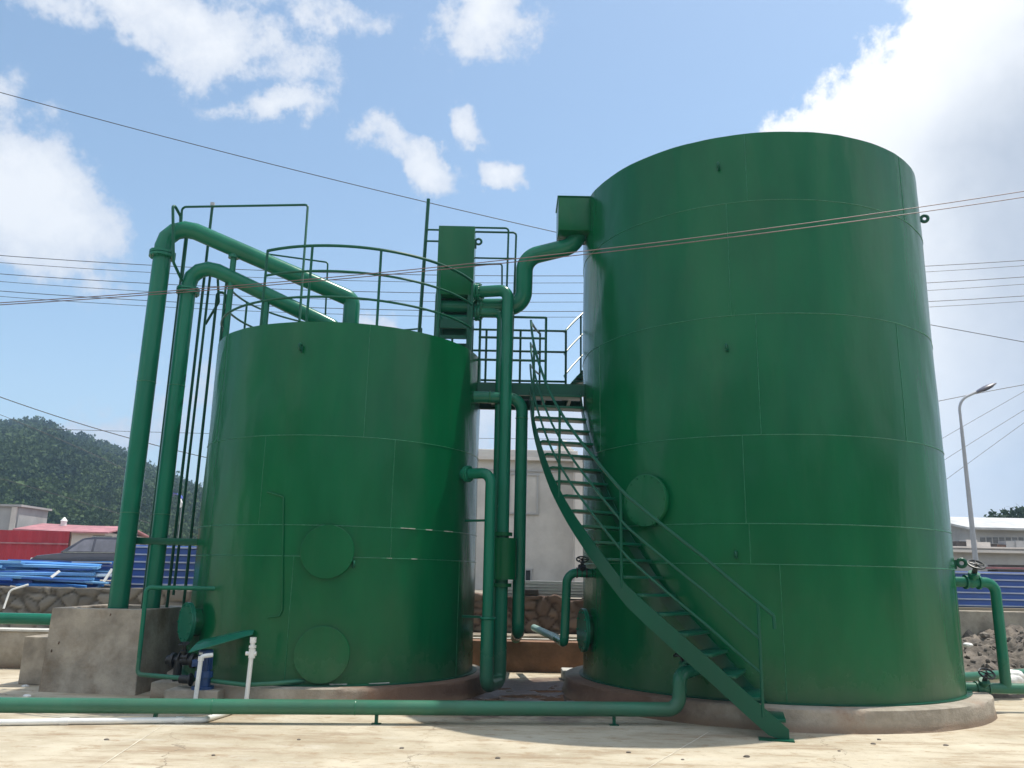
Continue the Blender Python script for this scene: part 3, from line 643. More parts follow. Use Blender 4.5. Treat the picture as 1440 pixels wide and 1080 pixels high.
# two big pipes from the concrete chamber over the rim of the short tank
p1 = [(-5.23, 11.5, .55), (-5.22, 11.5, 6.42), P(262, 320, 11.55) + Vector((-.14, 0, .02)), P(492, 432, 12.3), P(503, 452, 12.3)]
p1[2] = Vector((-5.215, 11.5, 6.62)); e1 = P(489, 421, 12.3)
pt1 = [(-5.23, 11.5, .55), (-5.215, 11.5, 6.66), e1 + Vector((.07, .0, .0)), e1 + Vector((.07, 0, -1.0))]
r1 = run('feed_pipe', 'thicker outer green pipe rising from the concrete chamber and sloping over to the short tank', pt1, .128, {1: .32, 2: .14}, n=4)
flange((-5.217, 11.5, 6.09), (0, 0, 1), .185, r1, .045)
e2 = P(472, 461, 12.1)
pt2 = [(-4.87, 11.7, .55), (-4.86, 11.7, 6.12), e2, e2 + Vector((.0, 0, -.9))]
r2 = run('feed_pipe', 'second green pipe just inside the thicker one, rising from the chamber to the short tank', pt2, .112, {1: .28, 2: .14}, n=4)
flange((-4.86, 11.7, 5.60), (0, 0, 1), .165, r2, .045)
for r_, (X, Y_, rr) in ((r1, (-5.222, 11.5, .1305)), (r2, (-4.865, 11.7, .1145))):
    b = MB()
    for z in (2.3, 4.15): b.torus((X, Y_, z), (0, 0, 1), rr - .003, .006, 24, 6)
    b.build('weld_seam', M['seam'], r_)
# props under the sloping pipes
def lerp_pipe(pts, t, i=1): return Vector(pts[i]).lerp(Vector(pts[i + 1]), t)
q = lerp_pipe(pt1, .355); b = MB(); b.tube([(q.x, q.y, q.z - .1), (q.x, q.y, .24)], .045, 14); b.disc((q.x, q.y, q.z - .16), (0, 0, 1), .08, .05)
tag(b.build('support_post', M['pipe'], origin=(q.x, q.y, .24)), 'green prop post under the sloping thick pipe at the left edge of the short tank', 'post')
q = lerp_pipe(pt2, .52); b = MB(); b.tube([(q.x, q.y, q.z - .1), (q.x, q.y, LTOP - .25)], .05, 14); b.disc((q.x, q.y, LTOP - .249), (0, 0, 1), .09, .02)
tag(b.build('support_post', M['pipe'], origin=(q.x, q.y, LTOP - .25)), 'short green prop under the second pipe standing inside the guard rail', 'post')
q = lerp_pipe(pt1, .09); q = P(262, 334, 11.83); b = MB(); b.tube([(q.x, q.y, q.z), (q.x, q.y, 1.0)], .03, 10)
tag(b.build('support_post', M['steel'], origin=(q.x, q.y, 1.0)), 'thin upright green prop right behind the elbow of the thick outer pipe', 'post')
# thin vent tubes
def thin(label, pts, r=.02, bend=.06, name='vent_pipe', m='steel'):
    b = MB(); b.tube(fillet(pts, bend, 5), r, 10); o = b.build(name, M[m], origin=tuple(pts[0])); tag(o, label, 'pipe'); return o
o = thin('thin bent vent tube crossing over the elbow of the thick outer pipe', [P(256, 395, 11.6), P(244, 369, 11.35), P(243, 284, 11.3), P(254, 304, 11.5), P(254, 318, 11.5)], .022, .05)
o = thin('thin gallows-shaped tube running from the thick elbow to the guard rail', [P(255, 312, 11.5), P(256, 291, 11.5), P(433, 288, 11.2), P(421, 452, 10.6)], .017, .06)
T1 = [P(299, 286, 12.0), P(290, 380, 12.0), Vector((0, 0, 0))]
top = P(299, 287, 12.0); o = thin('tallest thin vertical tube, capped, standing between the pipes and the short tank', [(top.x - .02, 12.0, .95), (top.x, 12.0, top.z)], .022)
b = MB(); b.disc(top - Vector((0, 0, .05)), (0, 0, 1), .034, .07, 14); b.build('cap', M['lampgrey'], o)
A_, B_ = P(296, 383, 12.15), P(306, 409, 12.2)
thin('dark thin tube hooked over at the top, nearer the second pipe', [(A_.x - .03, 12.15, 1.2), (A_.x, 12.15, A_.z + .05), (A_.x + .09, 12.2, A_.z + .03), (A_.x + .14, 12.25, A_.z - .45), (A_.x - .05, 12.3, A_.z - .8)], .02, .05)
thin('dark thin tube with a rounded top standing close to the side of the short tank', [(B_.x - .03, 12.25, .95), (B_.x - .02, 12.25, B_.z), (B_.x + .10, 12.3, B_.z), (B_.x + .1, 12.3, B_.z - .9)], .022, .06)
thin('thin diagonal brace tube leaning inside the guard rail behind the sloping pipes', [P(325, 400, 13.0), P(420, 447, 13.0)], .016)
thin('low thin outlet tube above the sloping pipes, ending in a short drop', [P(360, 355, 12.6), P(461, 369, 12.6), P(457, 455, 12.6)], .014, .05)
b = MB(); za = P(240, 761, 11.5).z; b.bar((-5.30, 11.62, za), (-4.27, 11.62, za), .07, .09); o = b.build('pipe_bracket', M['steel'], origin=(-4.9, 11.62, za), bevel=.004); tag(o, 'green horizontal bracket bar tying the two rising pipes to the short tank', 'bracket')

# ---- concrete chamber and its neighbour
fx = (-6.03, 11.2); ch = thing('concrete_chamber', 'square open concrete chamber with the two big green pipes standing in it', 'chamber', (-5.4, 11.9, 0))
V = []; zt = 1.035
bot = [(-5.97, 11.18), (-4.66, 11.02), (-4.62, 12.75), (-6.0, 12.8)]; topq = [(-5.965, 11.23), (-4.75, 11.17), (-4.66, 12.7), (-5.97, 12.75)]
inn = [(-5.80, 11.38), (-4.92, 11.33), (-4.83, 12.55), (-5.80, 12.58)]
V = [(x, y, 0) for x, y in bot] + [(x, y, zt) for x, y in topq] + [(x, y, zt) for x, y in inn] + [(x, y, .5) for x, y in inn]
fs = [(i, (i + 1) % 4, 4 + (i + 1) % 4, 4 + i) for i in range(4)] + [(4 + i, 4 + (i + 1) % 4, 8 + (i + 1) % 4, 8 + i) for i in range(4)] + [(8 + i, 8 + (i + 1) % 4, 12 + (i + 1) % 4, 12 + i) for i in range(4)] + [(12, 13, 14, 15)]
MB().add(V, fs).build('wall', M['concrete'], ch, smooth=0, bevel=.012)
for x, z in ((-5.80, .60), (-5.88, .50), (-5.18, .96)): b = MB(); b.bar((x, 11.19, z - .016), (x + .012, 11.18, z + .016), .010, .012); b.build('tie_stub', M['rust'], ch)
b = MB(); b.prism([(-6.62, 11.85), (-6.04, 11.72), (-6.04, 12.75), (-6.55, 12.8)], 0, .62); o = b.build('concrete_block', M['concrete'], origin=(-6.3, 12, 0), smooth=0, bevel=.015); tag(o, 'smaller lower concrete block against the left side of the pipe chamber', 'block')
b = MB(); zz = .855; r3 = thing('inlet_pipe', 'green horizontal pipe entering the concrete chamber from the left edge', 'pipe', (-9.5, 11.9, zz - .08))
b.tube([(-14, 12.0, zz), (-5.9, 11.75, zz)], .078, 20); b.build('pipe', M['pipe'], r3)
for X in (-7.6, -9.6, -12): b = MB(); b.box((X, 11.8 + (-X - 6) * .03, .39), (.14, .14, .78)); b.build('support', M['concrete'], r3)

# ---- central risers
V1 = Vector((-.088, 11.72, 0))
zt1 = P(712, 409, 11.75).z
r = run('riser_pipe', 'tall green riser between the tanks, elbowed into the header box at its top', [(-.255, 11.2, 1.0), (-.255, 11.2, .17), (V1.x, V1.y, .17), (V1.x, V1.y, zt1), (bx1 + .0, 11.84, zt1 - .0)], .088, {1: .12, 2: .12, 3: .13})
d = (Vector((bx1, 11.84, 0)) - Vector((V1.x, V1.y, 0))).normalized(); flange(Vector((bx1, 11.84, zt1)) - d * .07, d, .135, r, .04)
# lower branch out of the short tank that joins the riser's foot
n25 = rad(-25); s0 = cyl(LT, LR, -25, 2.92, -.04); r = run('branch_pipe', 'green pipe leaving the short tank on a flange and dropping in front of the riser', [s0, s0 + n25 * .47 + Vector((0, 0, 0)), Vector((-.258, 11.2, .9))] if 0 else [s0, Vector((-.262, 11.235, 2.92)), Vector((-.258, 11.2, 1.02))], .074, {1: .15})
dd = (Vector((-.262, 11.235, 2.92)) - s0).normalized(); flange(s0 + dd * .13, dd, .115, r, .03)
b = MB(); b.torus((-.256, 11.2, 1.01), (0, 0, 1), .085, .02, 24, 8); b.build('coupling', M['pipe'], r)
for z in (2.28, 1.02): b = MB(); b.bar((-.60, 11.45, z), (-.28, 11.27, z), .045, .03); b.build('bracket', M['steel'], r)
# sleeve box with flange
zs0, zs1 = P(711, 815, 11.7).z, P(711, 757, 11.7).z
b = MB(); b.tube([(V1.x + .02, V1.y - .02, zs0), (V1.x + .02, V1.y - .02, zs1)], .18, 28); b.disc((V1.x, V1.y, zs1 + .03), (0, 0, 1), .135, .05, 24); b.disc((V1.x, V1.y, zs0 - .10), (0, 0, 1), .135, .05, 24)
o = b.build('mixer_sleeve', M['tank'], origin=(V1.x, V1.y, zs0)); tag(o, 'wide green cylindrical sleeve fitted round the lower part of the riser', 'sleeve')
zt2 = P(690, 439, 11.9).z
r = run('riser_pipe', 'thinner green riser half hidden behind the main one, elbowed to the box lower down', [(-.175, 11.92, .3), (-.18, 11.92, zt2), (bx1 + .0, 11.95, zt2)], .068, {1: .11})
d = (Vector((bx1, 11.95, 0)) - Vector((-.18, 11.92, 0))).normalized(); flange(Vector((bx1, 11.95, zt2)) - d * .07, d, .125, r, .04)
s0 = cyl(LT, LR, -14, 4.10, -.04)
r = run('overflow_pipe', 'green pipe leaving the short tank near the walkway, then dropping straight to a foot bend', [s0, (.155, 11.86, 4.10), (.15, 11.86, .80), (.15, 14.5, .55)], .088, {1: .2, 2: .16})
b = MB(); b.torus((-.32, 11.83, 4.10), (1, 0, 0), .088, .01, 24, 6); b.torus((.153, 11.86, 3.80), (0, 0, 1), .088, .008, 24, 6); b.build('weld_seam', M['seam'], r)
# S-shaped pipe from the weir box
zA, zB, xB = P(800, 344, 11.84).z, P(745, 361, 11.9).z, P(734, 380, 11.92).x
sp = [(.985, 11.84, wz0 + .05), (.86, 11.84, zA - .03), (xB + .04, 11.9, zB - .02), (xB + .03, 12.0, zb0 - .09), (bx1, 12.06, zb0 - .09)]
r = run('swan_neck_pipe', 'fat S-shaped green pipe from the weir box down to the header box', sp, .132, {1: .30, 2: .27, 3: .24}, n=10, seg=26)
flange((bx1 + .10, 12.05, zb0 - .09), (1, 0, 0), .19, r, .04)
# conduit loops beside the header box
xa, xb = P(715, 330, 11.95).x, P(726, 330, 11.95).x
thin('slim conduit looping from the top of the header box and dropping straight down', [(bx1 - .01, 11.95, P(668, 320, 11.95).z), (xa, 11.95, P(668, 320, 11.95).z), (xa - .01, 11.95, zb0 - .2)], .016, .05, 'conduit')
thin('longer slim conduit looping from the header box down to the walkway', [(bx1 - .01, 12.0, P(668, 326, 12).z), (xb, 12.0, P(668, 326, 12).z), (xb - .04, 12.0, 4.1)], .016, .05, 'conduit')
thin('short slim conduit leaving the middle of the header box sideways', [(bx1 - .01, 12.02, P(668, 362, 12).z), (xb, 12.02, P(720, 363, 12).z)], .014, .05, 'conduit')
thin('short slim conduit from the header box with a drop behind the riser', [(bx1 - .01, 12.1, P(668, 369, 12).z), (P(706, 371, 12.1).x, 12.1, P(706, 371, 12.1).z), (P(706, 400, 12.1).x, 12.1, P(706, 402, 12.1).z)], .014, .04, 'conduit')

# left inlet of the tall tank with black valve
s1 = cyl(RT, RR, -168, 1.615, -.04); n1 = rad(-168)
s1 = Vector((1.13, 11.55, 1.615))
r = run('drain_pipe', 'dark pipe with a black hand valve at the left foot of the tall tank', [s1, (.80, 11.5, 1.615), (.765, 11.5, .70), (.70, 12.0, .72)], .06, {1: .14, 2: .08})
handwheel_valve((1.0, 11.53, 1.615), (1, 0, 0), (0, -.5, .87), r, .62, 'black')
b = MB(); b.tube([(.70, 12.0, .72), (.45, 14.45, .72)], .055, 16); tag(b.build('waste_pipe', M['palepipe'], origin=(.7, 12, .7)), 'pale pipe stub running back to the brown wall between the tanks', 'pipe')

# right-hand drain loop with two valves
z_u, z_l = 1.60, .345
def dr(px, py, Y): return P(px, py, Y)
Yd = 11.1; xu0 = 5.78; a = P(1388, 819, Yd); zl = P(1400, 968, Yd).z; zu = a.z
xR = P(1402, 850, Yd).x
r = run('drain_pipe', 'green pipe loop with two black hand valves right of the tall tank', [(5.72, Yd, zu), (xR, Yd, zu), (xR, Yd, zl)], .066, {1: .13})
b = MB(); b.tube([(5.60, Yd, zl), (xR + .38, Yd, zl), (xR + .52, Yd, zl)], [.066, .066, .066], 20); b.disc((xR + .52, Yd, zl), (1, 0, 0), .07, .03); b.build('lower_pipe', M['pipe'], r)
xv = P(1367, 819, Yd).x; handwheel_valve((xv, Yd, zu), (1, 0, 0), (0, -.55, .85), r, .80, 'pipe')
xv = P(1381, 966, Yd).x; handwheel_valve((xv, Yd, zl), (1, 0, 0), (0, -.6, .8), r, .72, 'pipe')
b = MB(); b.tube([(5.75, 11.6, zl + .05), (8.6, 13.2, zl + .05)], .06, 16); tag(b.build('drain_pipe', M['pipe'], origin=(5.75, 11.6, zl)), 'second low green pipe behind the loop, heading back towards the soil heap', 'pipe')
b = MB(); b.box((7.05, 11.1, (zl - .07) / 2), (.08, .1, zl - .07)); b.build('support', M['concrete'], r)

# long pipe along the foreground
fa, fb = Vector((-9.5, 8.62, .165)), Vector((1.80, 9.60, .165))
r = run('foreground_pipe', 'long straight green pipe lying along the front of both tanks', [fa, fb + Vector((.10, .005, 0)), fb + Vector((.12, .03, .36)), cyl(RT, RR, -122, .58, -.05)], .076, {1: .14, 2: .10})
handwheel_valve(fb + Vector((.24, .25, .40)), (.45, .5, .05), (-.45, -.1, 1), r, .55, 'pipe')
for t in (.945, .72, .52, .35):
    p = fa.lerp(fb, t); b = MB(); b.box((p.x, p.y, .045), (.035, .04, .09)); b.box((p.x, p.y, .004), (.10, .08, .008)); b.build('support_foot', M['steel'], r)
b = MB()
for t in (.57, .70): 
    p = fa.lerp(fb, t); b.torus(p, fb - fa, .0765, .005, 24, 6)
b.build('weld_seam', M['seam'], r)

# white plastic tubes
g0 = PZ(-80, 1017, .032); g1 = PZ(288, 1012, .032); g2 = PZ(318, 1003, .032)
r = thing('plastic_pipe', 'white plastic pipe lying on the concrete in front of the long green pipe', 'pipe', tuple(g1))
b = MB(); b.tube(fillet([g0 + (g0 - g1) * .6, g1, g2, g2 + Vector((.05, .5, 0))], .05, 4), .031, 14); b.build('pipe', M['pvc'], r)
b = MB(); dd = (g1 - g0).normalized()
for t in (.45, .90): p = g0.lerp(g1, t); b.disc(p - dd * .04, dd, .037, .08, 16)
b.build('coupling', M['pvc'], r)
a, c = PZ(277, 988, .05), P(283, 923, 10.02)
c = Vector((a.x + .01, a.y, P(283, 925, a.y).z)) if 0 else c
b = MB(); b.tube(fillet([(c.x - .02, 10.02, .02), (c.x, 10.02, c.z), (c.x + .10, 10.1, c.z + .01)], .04, 4), .026, 12); b.disc((c.x, 10.02, c.z - .05), (0, 0, 1), .033, .05)
tag(b.build('plastic_pipe', M['pvc'], origin=(c.x, 10.02, 0)), 'white plastic tube standing up to the blue pump motor', 'pipe')
c = P(356, 900, 10.0); r = thing('plastic_pipe', 'taller white plastic tube with a valve at its top, right of the blue motor', 'pipe', (c.x, 10.0, 0))
b = MB(); b.tube([(c.x - .02, 10.0, .02), (c.x, 10.0, c.z)], .026, 12); b.build('pipe', M['pvc'], r)
b = MB(); b.disc((c.x, 10, c.z - .03), (0, 0, 1), .036, .06, 14); b.disc((c.x, 10, c.z - .20), (0, 0, 1), .038, .10, 14); b.disc((c.x - .07, 10, c.z - .15), (1, 0, 0), .024, .12, 12); b.disc((c.x, 10, c.z - .09), (0, 0, 1), .042, .03, 14); b.build('valve', M['pvc'], r)

# ---- dosing pump under its sun cover
pm = thing('pump', 'blue vertical pump motor under the green sun cover by the short tank', 'pump', (-3.55, 10.2, 0))
b = MB(); b.box((-3.62, 10.28, .10), (.62, .42, .20)); b.build('pad', M['plinth'], pm, bevel=.02)
mx, my = -3.545, 10.22
b = MB(); b.disc((mx, my, .20), (0, 0, 1), .13, .03, 20); b.tube([(mx, my, .23), (mx, my, .33), (mx, my, .331), (mx, my, .40)], [.085, .08, .105, .10], 18); b.build('pump_head', M['motorblue'], pm)
b = MB(); b.tube([(mx, my, .40), (mx, my, .57)], .072, 20)
for i in range(18):
    a = 2 * pi * i / 18; b.box((mx + .076 * cos(a), my + .076 * sin(a), .485), (.022, .006, .14), Matrix.Rotation(a, 3, 'Z'))
b.build('motor', M['motorblue'], pm)
b = MB(); b.tube([(mx, my, .565), (mx, my, .57), (mx, my, .625), (mx, my, .64)], [.080, .084, .084, .07], 20); b.build('fan_cowl', M['motorblue'], pm)
b = MB(); b.box((mx - .09, my - .05, .49), (.07, .07, .08)); b.build('terminal_box', M['motorblue'], pm, bevel=.008)
b = MB(); b.box((mx - .03, my - .0855, .60), (.04, .004, .022)); b.build('name_plate', M['white'], pm)
b = MB(); b.tube([(mx - .13, my, .30), (mx - .28, my + .03, .30)], .05, 14); b.torus((mx - .15, my, .30), (1, 0, .1), .06, .016, 18, 8); b.build('inlet', M['black'], pm)
gp = [P(296, 825, 10.65), P(207, 826, 10.62), P(197, 942, 10.5), P(268, 948, 10.25)]
gp[1].y = 10.6; gp[2] = Vector((gp[1].x + .02, 10.58, .305)); gp[3] = Vector((mx - .12, 10.26, .30)); gp[0] = Vector((-3.45, 10.85, gp[1].z))
run('dosing_pipe', 'thin green pipe framing the gap beside the chamber, from the tank down to the pump', gp, .027, {1: .06, 2: .06}, seg=14)
run('dosing_pipe', 'thin green pipe running low along the tank front, right of the pump', [(mx + .1, 10.22, .29), (-3.0, 10.08, .27), (-2.72, 10.12, .285), (-2.35, 10.36, .30)], .025, {1: .06, 2: .06}, seg=14)
b = MB(); c0 = P(258, 899, 9.98); n = 10; V = []
for i in range(13):
    t = i / 12; x = -3.70 + t * .62
    for k in range(n + 1):
        s_ = k / n; y = 10.62 - .62 * s_ * (1 - .55 * t) ; z = .765 + .14 * t - .04 * (2 * s_ - 1) ** 2 - .10 * s_ * (1 - .5 * t)
        V.append(Vector((x + .03 * s_, y, z)))
tp = len(V); V += [v + Vector((0, 0, -.008)) for v in V]
m_ = n + 1; fs = []
for i in range(12):
    for k in range(n):
        q4 = (i * m_ + k, i * m_ + k + 1, (i + 1) * m_ + k + 1, (i + 1) * m_ + k); fs.append(q4); fs.append(tuple(tp + j for j in reversed(q4)))
rim = [i * m_ for i in range(13)] + [12 * m_ + k for k in range(1, n + 1)] + [i * m_ + n for i in range(11, -1, -1)] + [k for k in range(n - 1, 0, -1)]
for i in range(len(rim)): a, c = rim[i], rim[(i + 1) % len(rim)]; fs.append((a, c, tp + c, tp + a))
b.add(V, fs); tag(b.build('sun_cover', M['pipe'], origin=(-3.4, 10.4, .8)), 'curved green sheet canopy sticking out from the tank over the blue motor', 'cover')
# black valve group in the shade
bv = thing('valve_set', 'black iron valves and fittings in the shade between chamber and pump', 'valve', (-3.95, 10.7, 0))
b = MB(); b.tube([(-4.20, 10.75, .46), (-3.75, 10.69, .46)], .055, 16); b.tube([(-4.05, 10.72, .46), (-4.05, 10.72, .22)], .05, 14); b.disc((-4.14, 10.74, .46), (1, -.1, 0), .09, .04); b.disc((-3.88, 10.71, .46), (1, -.1, 0), .09, .04); b.build('body', M['black'], bv)
handwheel_valve((-3.98, 10.71, .50), (1, -.1, 0), (0, -.2, 1), bv, .5, 'black')
b = MB(); b.box((-4.05, 10.72, .11), (.5, .3, .22)); b.build('pad', M['plinth'], bv, bevel=.02)

# ------------------------------------------------------------------ walls behind
def stone_wall(name, a, b_, z0, z1, th, m, label, cell=.26, seed=1, jag=.05):
    a, b_ = Vector(a), Vector(b_); L = (b_ - a).length; d = (b_ - a).normalized(); nrm_ = Vector((d.y, -d.x)); 
    if nrm_.y > 0: nrm_ = -nrm_
    res = .035; nu = int(L / res) + 1; nv = int((z1 - z0) / res) + 1
    u = np.linspace(0, L, nu); v = np.linspace(0, z1 - z0, nv); U, Vv = np.meshgrid(u, v); rg = np.random.default_rng(seed)
    nc = int(L * (z1 - z0) / cell ** 2 * 1.15); px = rg.uniform(0, L, nc); py = rg.uniform(0, z1 - z0, nc)
    d1 = np.full(U.shape, 9.0); d2 = d1.copy(); idx = np.zeros(U.shape, int)
    for k in range(nc):
        dk = np.hypot((U - px[k]) * .85, (Vv - py[k]) * 1.25); near = dk < d1
        d2 = np.where(near, d1, np.minimum(d2, dk)); idx = np.where(near, k, idx); d1 = np.where(near, dk, d1)
    edge = np.clip((d2 - d1) / .07, 0, 1); bulge = edge ** .5 * .06 + (fbm(U * 6, Vv * 6, seed) - .5) * .04
    tone = rg.uniform(0, 1, nc)[idx]
    tj = (fbm(U[0] * 3, U[0] * 0 + 3, seed + 5) - .5) * jag * 2
    Zs = z0 + Vv * (1 + tj[None, :] / (z1 - z0))
    X = a.x + d.x * U + nrm_.x * bulge; Y = a.y + d.y * U + nrm_.y * bulge
    V = np.stack([X.ravel(), Y.ravel(), Zs.ravel()], 1).tolist(); fs = [(j * nu + i, j * nu + i + 1, (j + 1) * nu + i + 1, (j + 1) * nu + i) for j in range(nv - 1) for i in range(nu - 1)]
    o_ = len(V); tp = (nv - 1) * nu
    V += [(V[tp + i][0] - nrm_.x * th, V[tp + i][1] - nrm_.y * th, V[tp + i][2]) for i in range(nu)] + [(V[tp + i][0] - nrm_.x * th, V[tp + i][1] - nrm_.y * th, z0) for i in range(nu)]
    for i in range(nu - 1): fs.append((tp + i, tp + i + 1, o_ + i + 1, o_ + i)); fs.append((o_ + i, o_ + i + 1, o_ + nu + i + 1, o_ + nu + i))
    V += [(0, 0, 0)] * 0
    o = npmesh(name, np.array(V), np.array(fs), M[m], smooth=True)
    for an, ar in (('stone', tone), ('mortar', 1 - np.clip(edge * 1.3, 0, 1))):
        at = o.data.attributes.new(an, 'FLOAT', 'POINT'); full = np.concatenate([ar.ravel(), np.full(2 * nu, .5 if an == 'stone' else .6)]); at.data.foreach_set('value', full.astype(np.float32))
    tag(o, label, 'wall'); return o
stone_wall('stone_wall', (-16.5, 15.6), (-4.2, 15.9), 0, 1.19, .5, 'stone', 'grey rubble stone retaining wall below the heap of blue sheets', .25, 3, .03)
stone_wall('stone_wall', (-2.8, 15.75), (3.4, 15.75), .3, 1.20, .5, 'stonered', 'reddish rough stone retaining wall seen between the two tanks', .24, 8, .09)
b = MB(); b.box((.5, 14.75, .245), (6.4, .5, .49)); o = b.build('low_wall', M['brownwall'], origin=(.5, 14.75, 0), bevel=.012); tag(o, 'low mud-brown concrete wall between the tanks at ground level', 'wall')
b = MB(); b.box((.5, 14.92, .50), (6.4, .18, .02)); b.build('capping', M['capstone'], o)
b = MB(); b.box((.5, 15.33, .275), (6.4, .66, .55)); tag(b.build('channel_wall', M['concrete'], origin=(.5, 15.3, 0), bevel=.01), 'grey cement channel edge behind the low brown wall', 'wall')
pz = PZ(791, 957, 0); b = MB(); b.box((pz.x + .32, pz.y + .22, .075), (.64, .42, .15)); tag(b.build('concrete_slab', M['capstone'], origin=tuple(pz), bevel=.02), 'pale slab lying on the floor behind the foot of the tall tank', 'slab')
b = MB(); b.box((-10.6, 13.75, .28), (7.4, .3, .56)); o = b.build('low_wall', M['plinth'], origin=(-10.6, 13.75, 0), bevel=.015); tag(o, 'low concrete wall at the left edge behind the small block', 'wall')
b = MB(); b.box((-10.6, 13.75, .575), (7.45, .36, .03)); b.build('capping', M['capstone'], o)
for k, (X, Y_, z) in enumerate(((-6.95, 13.1, .30), (-6.80, 13.25, .50))):
    b = MB(); b.tube(fillet([(X + 1.0, Y_, z), (X - .12, Y_, z), (X - .14, Y_, 0.02)], .06, 4), .032, 12)
    tag(b.build('plastic_pipe', M['pvc'], origin=(X, Y_, 0)), ['lower white pipe elbow beside the small concrete block', 'upper white pipe stub beside the small concrete block'][k], 'pipe')
b = MB(); b.box((12.5, 15.9, .55), (13, .5, 1.10)); tag(b.build('retaining_wall', M['concrete'], origin=(12.5, 15.9, 0), bevel=.02), 'plain concrete retaining wall under the blue fence on the right', 'wall')

def ribbed_fence(name, a, b_, z0, z1, label, n=6):
    a, b_ = Vector(a), Vector(b_); d = (b_ - a).normalized(); nn = Vector((d.y, -d.x)); nn = nn if nn.y < 0 else -nn
    root = thing(name, label, 'fence', (a.x, a.y, z0)); prof = []; H = z1 - z0
    for i in range(n):
        o = z0 + H * i / n; h = H / n
        prof += [(0, o), (0, o + h * .55), (.035, o + h * .64), (.035, o + h * .86), (0, o + h * .95)]
    prof.append((0, z1)); L = len(prof); V = []
    for base in (a, b_):
        for of, z in prof: V.append((base.x + nn.x * of, base.y + nn.y * of, z))
        for of, z in prof: V.append((base.x + nn.x * (of - .004), base.y + nn.y * (of - .004), z))
    fs = []
    for i in range(L - 1): fs.append((i, i + 1, 2 * L + i + 1, 2 * L + i)); fs.append((L + i, L + i + 1, 3 * L + i + 1, 3 * L + i))
    fs.append((L - 1, 2 * L - 1, 4 * L - 1, 3 * L - 1)); fs.append((0, L, 3 * L, 2 * L))
    MB().add(V, fs).build('sheet', M['fenceblue'], root, smooth=20)
    for i in range(n):
        z = z0 + H * (i + .75) / n; q = MB(); q.bar((a.x + nn.x * .0375, a.y + nn.y * .0375, z), (b_.x + nn.x * .0375, b_.y + nn.y * .0375, z), .003, H / n * .20); q.build('pale_rib', M['fenceedge'], root)  # paler strip along the face of each rib
    k = int((b_ - a).length / 2.2) + 1
    for i in range(k + 1):
        p = a.lerp(b_, i / k); q = MB(); q.box((p.x - nn.x * .05, p.y - nn.y * .05, (z0 + z1) / 2 - .02), (.06, .06, H)); q.build('post', M['lampgrey'], root)
    return root
ribbed_fence('sheet_fence', (-8.0, 17.2), (-3.4, 17.2), 1.15, 2.03, 'blue ribbed sheet fence standing on the wall left of the short tank', 6)
ribbed_fence('sheet_fence', (8.0, 16.3), (18.0, 16.6), 1.09, 1.82, 'blue ribbed sheet fence on the retaining wall at the right edge', 6)

# ---- heap of scrap sheets on the left wall
rg = random.Random(5); names = ['deep blue', 'bright blue', 'light blue', 'pale grey blue', 'off white', 'dark navy']
for k in range(170):
    lay = k // 17; z = 1.215 + lay * .046 + rg.uniform(-.012, .02); L = rg.uniform(1.2, 3.8); x = rg.uniform(-13.2, -8.2); y = 16.05 + lay * .03 + rg.uniform(0, 1.0)
    wd = rg.choice([.04, .05, .06, .10, .14]); ht = rg.choice([.02, .03, .04, .05]); ci = rg.choice([0, 0, 0, 1, 1, 2, 2, 3, 4, 5])
    if x + L / 2 > -7.7: x = -7.7 - L / 2 + rg.uniform(-.3, .15)
    R = Matrix.Rotation(rg.gauss(0, .07), 3, 'Z') @ Matrix.Rotation(rg.gauss(0, .022), 3, 'Y') @ Matrix.Rotation(rg.gauss(0, .25), 3, 'X')
    b = MB(); c = Vector((x, y, z)); V = []; t_ = .006
    prof = [(-wd / 2, -ht / 2), (wd / 2, -ht / 2), (wd / 2, ht / 2), (wd / 2 - t_, ht / 2), (wd / 2 - t_, -ht / 2 + t_), (-wd / 2 + t_, -ht / 2 + t_), (-wd / 2 + t_, ht / 2), (-wd / 2, ht / 2)]
    if k % 3: prof = prof[:3] + [(wd / 4, ht / 2 - .002), (0, ht / 2), (-wd / 4, ht / 2 - .002)] + [prof[7]]
    n_ = len(prof)
    for s_ in range(4):
        u = -L / 2 + L * s_ / 3; bend = .010 * sin(s_ * 1.5 + k)
        for (yy, zz) in prof: V.append(c + R @ Vector((u, yy, zz + bend)))
    fs = [(s_ * n_ + j, s_ * n_ + (j + 1) % n_, s_ * n_ + n_ + (j + 1) % n_, s_ * n_ + n_ + j) for s_ in range(3) for j in range(n_)] + [tuple(range(n_)), tuple(3 * n_ + j for j in range(n_ - 1, -1, -1))]
    o = b.add(V, fs).build('metal_section', M['sheet%d' % ci], origin=tuple(c), smooth=0)
    tag(o, '%s painted metal section lying in the scrap heap on the stone wall' % names[ci], 'scrap metal', '%s sections in the scrap heap' % names[ci])
for k, (a, c) in enumerate((((72, 812), (84, 803)), ((146, 818), (158, 800)))):
    b = MB(); p, q = P(*a, 15.95), P(*c, 16.05); b.bar(p, q, .05, .02, (0, 1, 0)); tag(b.build('steel_offcut', M['white'], origin=tuple(p)), ['short white strip leaning on the scrap heap front', 'white strip leaning at the right end of the scrap heap'][k], 'scrap metal')
b = MB(); b.tube(fillet([P(40, 822, 15.5), P(14, 830, 15.4), P(5, 856, 15.3)], .1, 5), .018, 8); tag(b.build('hose', M['pvc'], origin=tuple(P(40, 822, 15.5))), 'thin white hose hanging over the stone wall at the left edge', 'hose')

